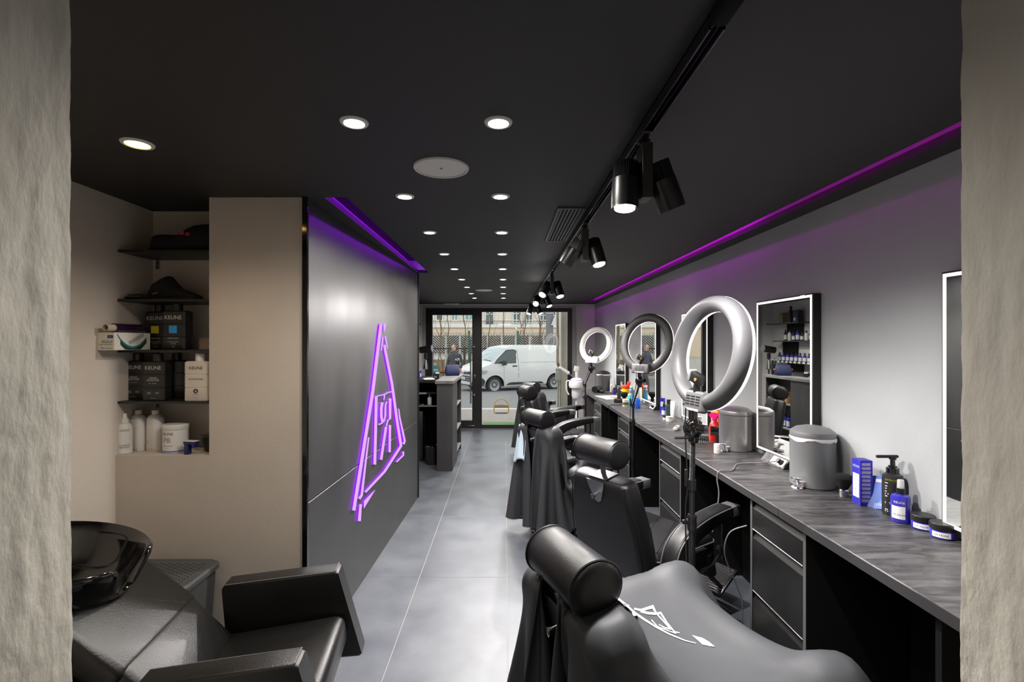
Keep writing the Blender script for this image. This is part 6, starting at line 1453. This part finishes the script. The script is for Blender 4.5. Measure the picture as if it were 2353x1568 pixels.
t = thing('card_holder', 'black round holder with a white triangle on the work cabinet', 'holder', (XZ(1002, 6.75), 6.75, zt)); G().lathe([(0, 0), (0.042, 0), (0.048, 0.075), (0.044, 0.075), (0.04, 0.01), (0, 0.01)], n=28).build('cup', M_black, t); G().prism([(-0.016, 0.02), (-0.010, 0.02), (0, 0.046), (0.010, 0.02), (0.016, 0.02), (0.0, 0.058)], 0, 0.001, M=Matrix.Translation((0, -0.0465, 0)) @ Matrix.Rotation(R(85), 4, 'X')).build('triangle_print', M_printw, t); G().box((0.02, 0, 0.07), (0.05, 0.012, 0.04), 0.001).build('cards', M_wplastic, t)
t = thing('paper_stack', 'white papers lying on the work cabinet', 'paper', (XZ(985, 6.7), 6.7, zt)); G().box((0, 0, 0.004), (0.14, 0.2, 0.008), rot=(0, 0, 0.3)).build('sheet', M_wplastic, t); G().box((0.02, 0.02, 0.010), (0.12, 0.18, 0.004), rot=(0, 0, 0.05)).build('sheet', M_cream, t)
for k, px in enumerate((962.0, 967.0)):
    t = thing('blue_carton', ('small blue carton at the partition end on the work cabinet' if k == 0 else 'small blue carton second from the partition end on the work cabinet'), 'box', (XZ(px, 6.8), 6.8, zt), 0.1); G().box((0, 0, 0.055), (0.026, 0.04, 0.11), 0.001, 1).build('carton', MT['blue_card'], t); G().box((0, -0.0205, 0.05), (0.014, 0.0006, 0.05)).build('label', M_wplastic, t)
# hooded dryer on a stand
t = thing('dryer_stand', 'black barrel-shaped dryer on a thin floor stand by the entrance', 'dryer', (-1.40, 8.55, 0))
for k in range(3):
    a = 2 * PI * k / 3; G().tube([(0, 0, 0.12), (0.2 * math.cos(a), 0.2 * math.sin(a), 0.012)], 0.01, 8).build('leg', M_black, t)
G().cyl((0, 0, 0.1), (0, 0, 1.36), 0.012).build('pole', M_black, t); G().lathe([(0.02, 1.30), (0.035, 1.22), (0.045, 1.14), (0.03, 1.13), (0.012, 1.14)], n=20).build('diffuser', M_steel, t)
G().cyl((0, 0, 1.32), (0, 0, 1.42), 0.03).build('neck', M_black, t)
b_ = G().cyl((-0.10, 0.0, 1.47), (0.11, -0.02, 1.50), 0.058, 0.062, 28).build('barrel', M_black, t); G().cyl((0.11, -0.02, 1.50), (0.118, -0.021, 1.501), 0.063).build('barrel_rim', M_steel, b_)
# wall shelves behind the desk with products (also seen in the mirrors)
ws_ = thing('product_shelf', 'black stepped wall shelf with hair products behind the reception', 'shelf', (XREC, 7.85, 0))
def sh(y0, y1, z, d=0.20): G().box((d / 2, (y0 + y1) / 2, z), (d, y1 - y0, 0.02), 0.001, 1).build('shelf', M_desk, ws_)
def up(y0, y1, z0, z1): G().box((0.01, (y0 + y1) / 2, (z0 + z1) / 2), (0.018, y1 - y0, z1 - z0)).build('back_board', M_recess, ws_)
sh(0.10, 1.05, 1.94); sh(-0.30, 0.85, 1.63); sh(-0.30, 0.90, 1.27); sh(-0.2, 0.55, 1.10)
up(0.25, 0.72, 1.64, 1.93); up(0.40, 0.85, 1.28, 1.62); up(0.25, 0.70, 1.1, 1.26)
G().box((0.10, -0.295, 1.45), (0.2, 0.016, 0.34)).build('upright', M_desk, ws_)
random.seed(11); k = 0
ORDW = ['first', 'second', 'third', 'fourth', 'fifth', 'sixth', 'seventh', 'eighth', 'ninth', 'tenth']
for row, (z, ys, colr) in enumerate(((1.281, np.linspace(-0.18, 0.78, 9), 'blue'), (1.641, np.linspace(-0.1, 0.60, 7), 'mixed'))):
    for i, y in enumerate(ys):
        hb_ = random.uniform(0.10, 0.16) if row else 0.12
        bm_ = M_blue if (colr == 'blue' or random.random() < 0.3) else (M_wplastic if random.random() < 0.6 else M_black)
        b_ = bottle('product_bottle', '%s bottle from the entrance on the %s shelf behind the reception' % (ORDW[len(ys) - 1 - i], 'lower' if row == 0 else 'upper'), XREC + 0.11, 7.85 + y, 0.028, hb_, bm_, M_black, 0.03, 0.45, M_wplastic, group='product bottles on the reception wall')
        b_.location.z = z; b_.rotation_euler = (0, 0, R(50))
        if row == 0: G().box((0.202, y, z - 0.006), (0.003, 0.06, 0.03)).build('price_tag', M_wplastic, ws_)
t = thing('gift_box', 'tan carton on the top shelf behind the reception', 'box', (XREC + 0.10, 8.55, 1.951)); G().box((0, 0, 0.09), (0.07, 0.10, 0.18), 0.001, 1).build('carton', mat('tan_card', (0.30, 0.21, 0.12), 0.7), t); G().box((0, 0, 0.1803), (0.071, 0.03, 0.001)).build('tape', M_cream, t)
t = thing('gift_box', 'dark blue carton on the top shelf behind the reception', 'box', (XREC + 0.10, 8.12, 1.951)); G().box((0, 0, 0.10), (0.08, 0.14, 0.20), 0.001, 1).build('carton', mat('navy_card', (0.015, 0.018, 0.05), 0.5), t); G().box((0.0405, 0.02, 0.05), (0.001, 0.05, 0.05)).build('label', M_wplastic, t)
t = bottle('spray_can', 'tall black spray can on the top shelf behind the reception', XREC + 0.10, 8.31, 0.028, 0.24, M_black, M_black, 0.04, 0.6, None); t.location.z = 1.951
# things on the open desk shelves
t = thing('wooden_box', 'small wooden box with dark window on the reception desk shelf', 'box', (-0.745, 6.90, 0.7495)); G().box((0, 0, 0.075), (0.10, 0.20, 0.15), 0.003).build('case', mat('oak', (0.42, 0.24, 0.10), 0.5, var=0.2, vscale=20), t); G().box((0.0505, 0, 0.08), (0.002, 0.13, 0.09)).build('window', M_gloss, t)
for k, y in enumerate((6.80, 6.90)):
    b_ = bottle('product_bottle', ('blue bottle on the low reception desk shelf, nearer the camera' if k == 0 else 'blue bottle on the low reception desk shelf, nearer the entrance'), -0.73, y, 0.032, 0.15, M_blue, M_black, 0.03, 0.45, M_wplastic); b_.location.z = 0.4095; b_.rotation_euler = (0, 0, R(80))
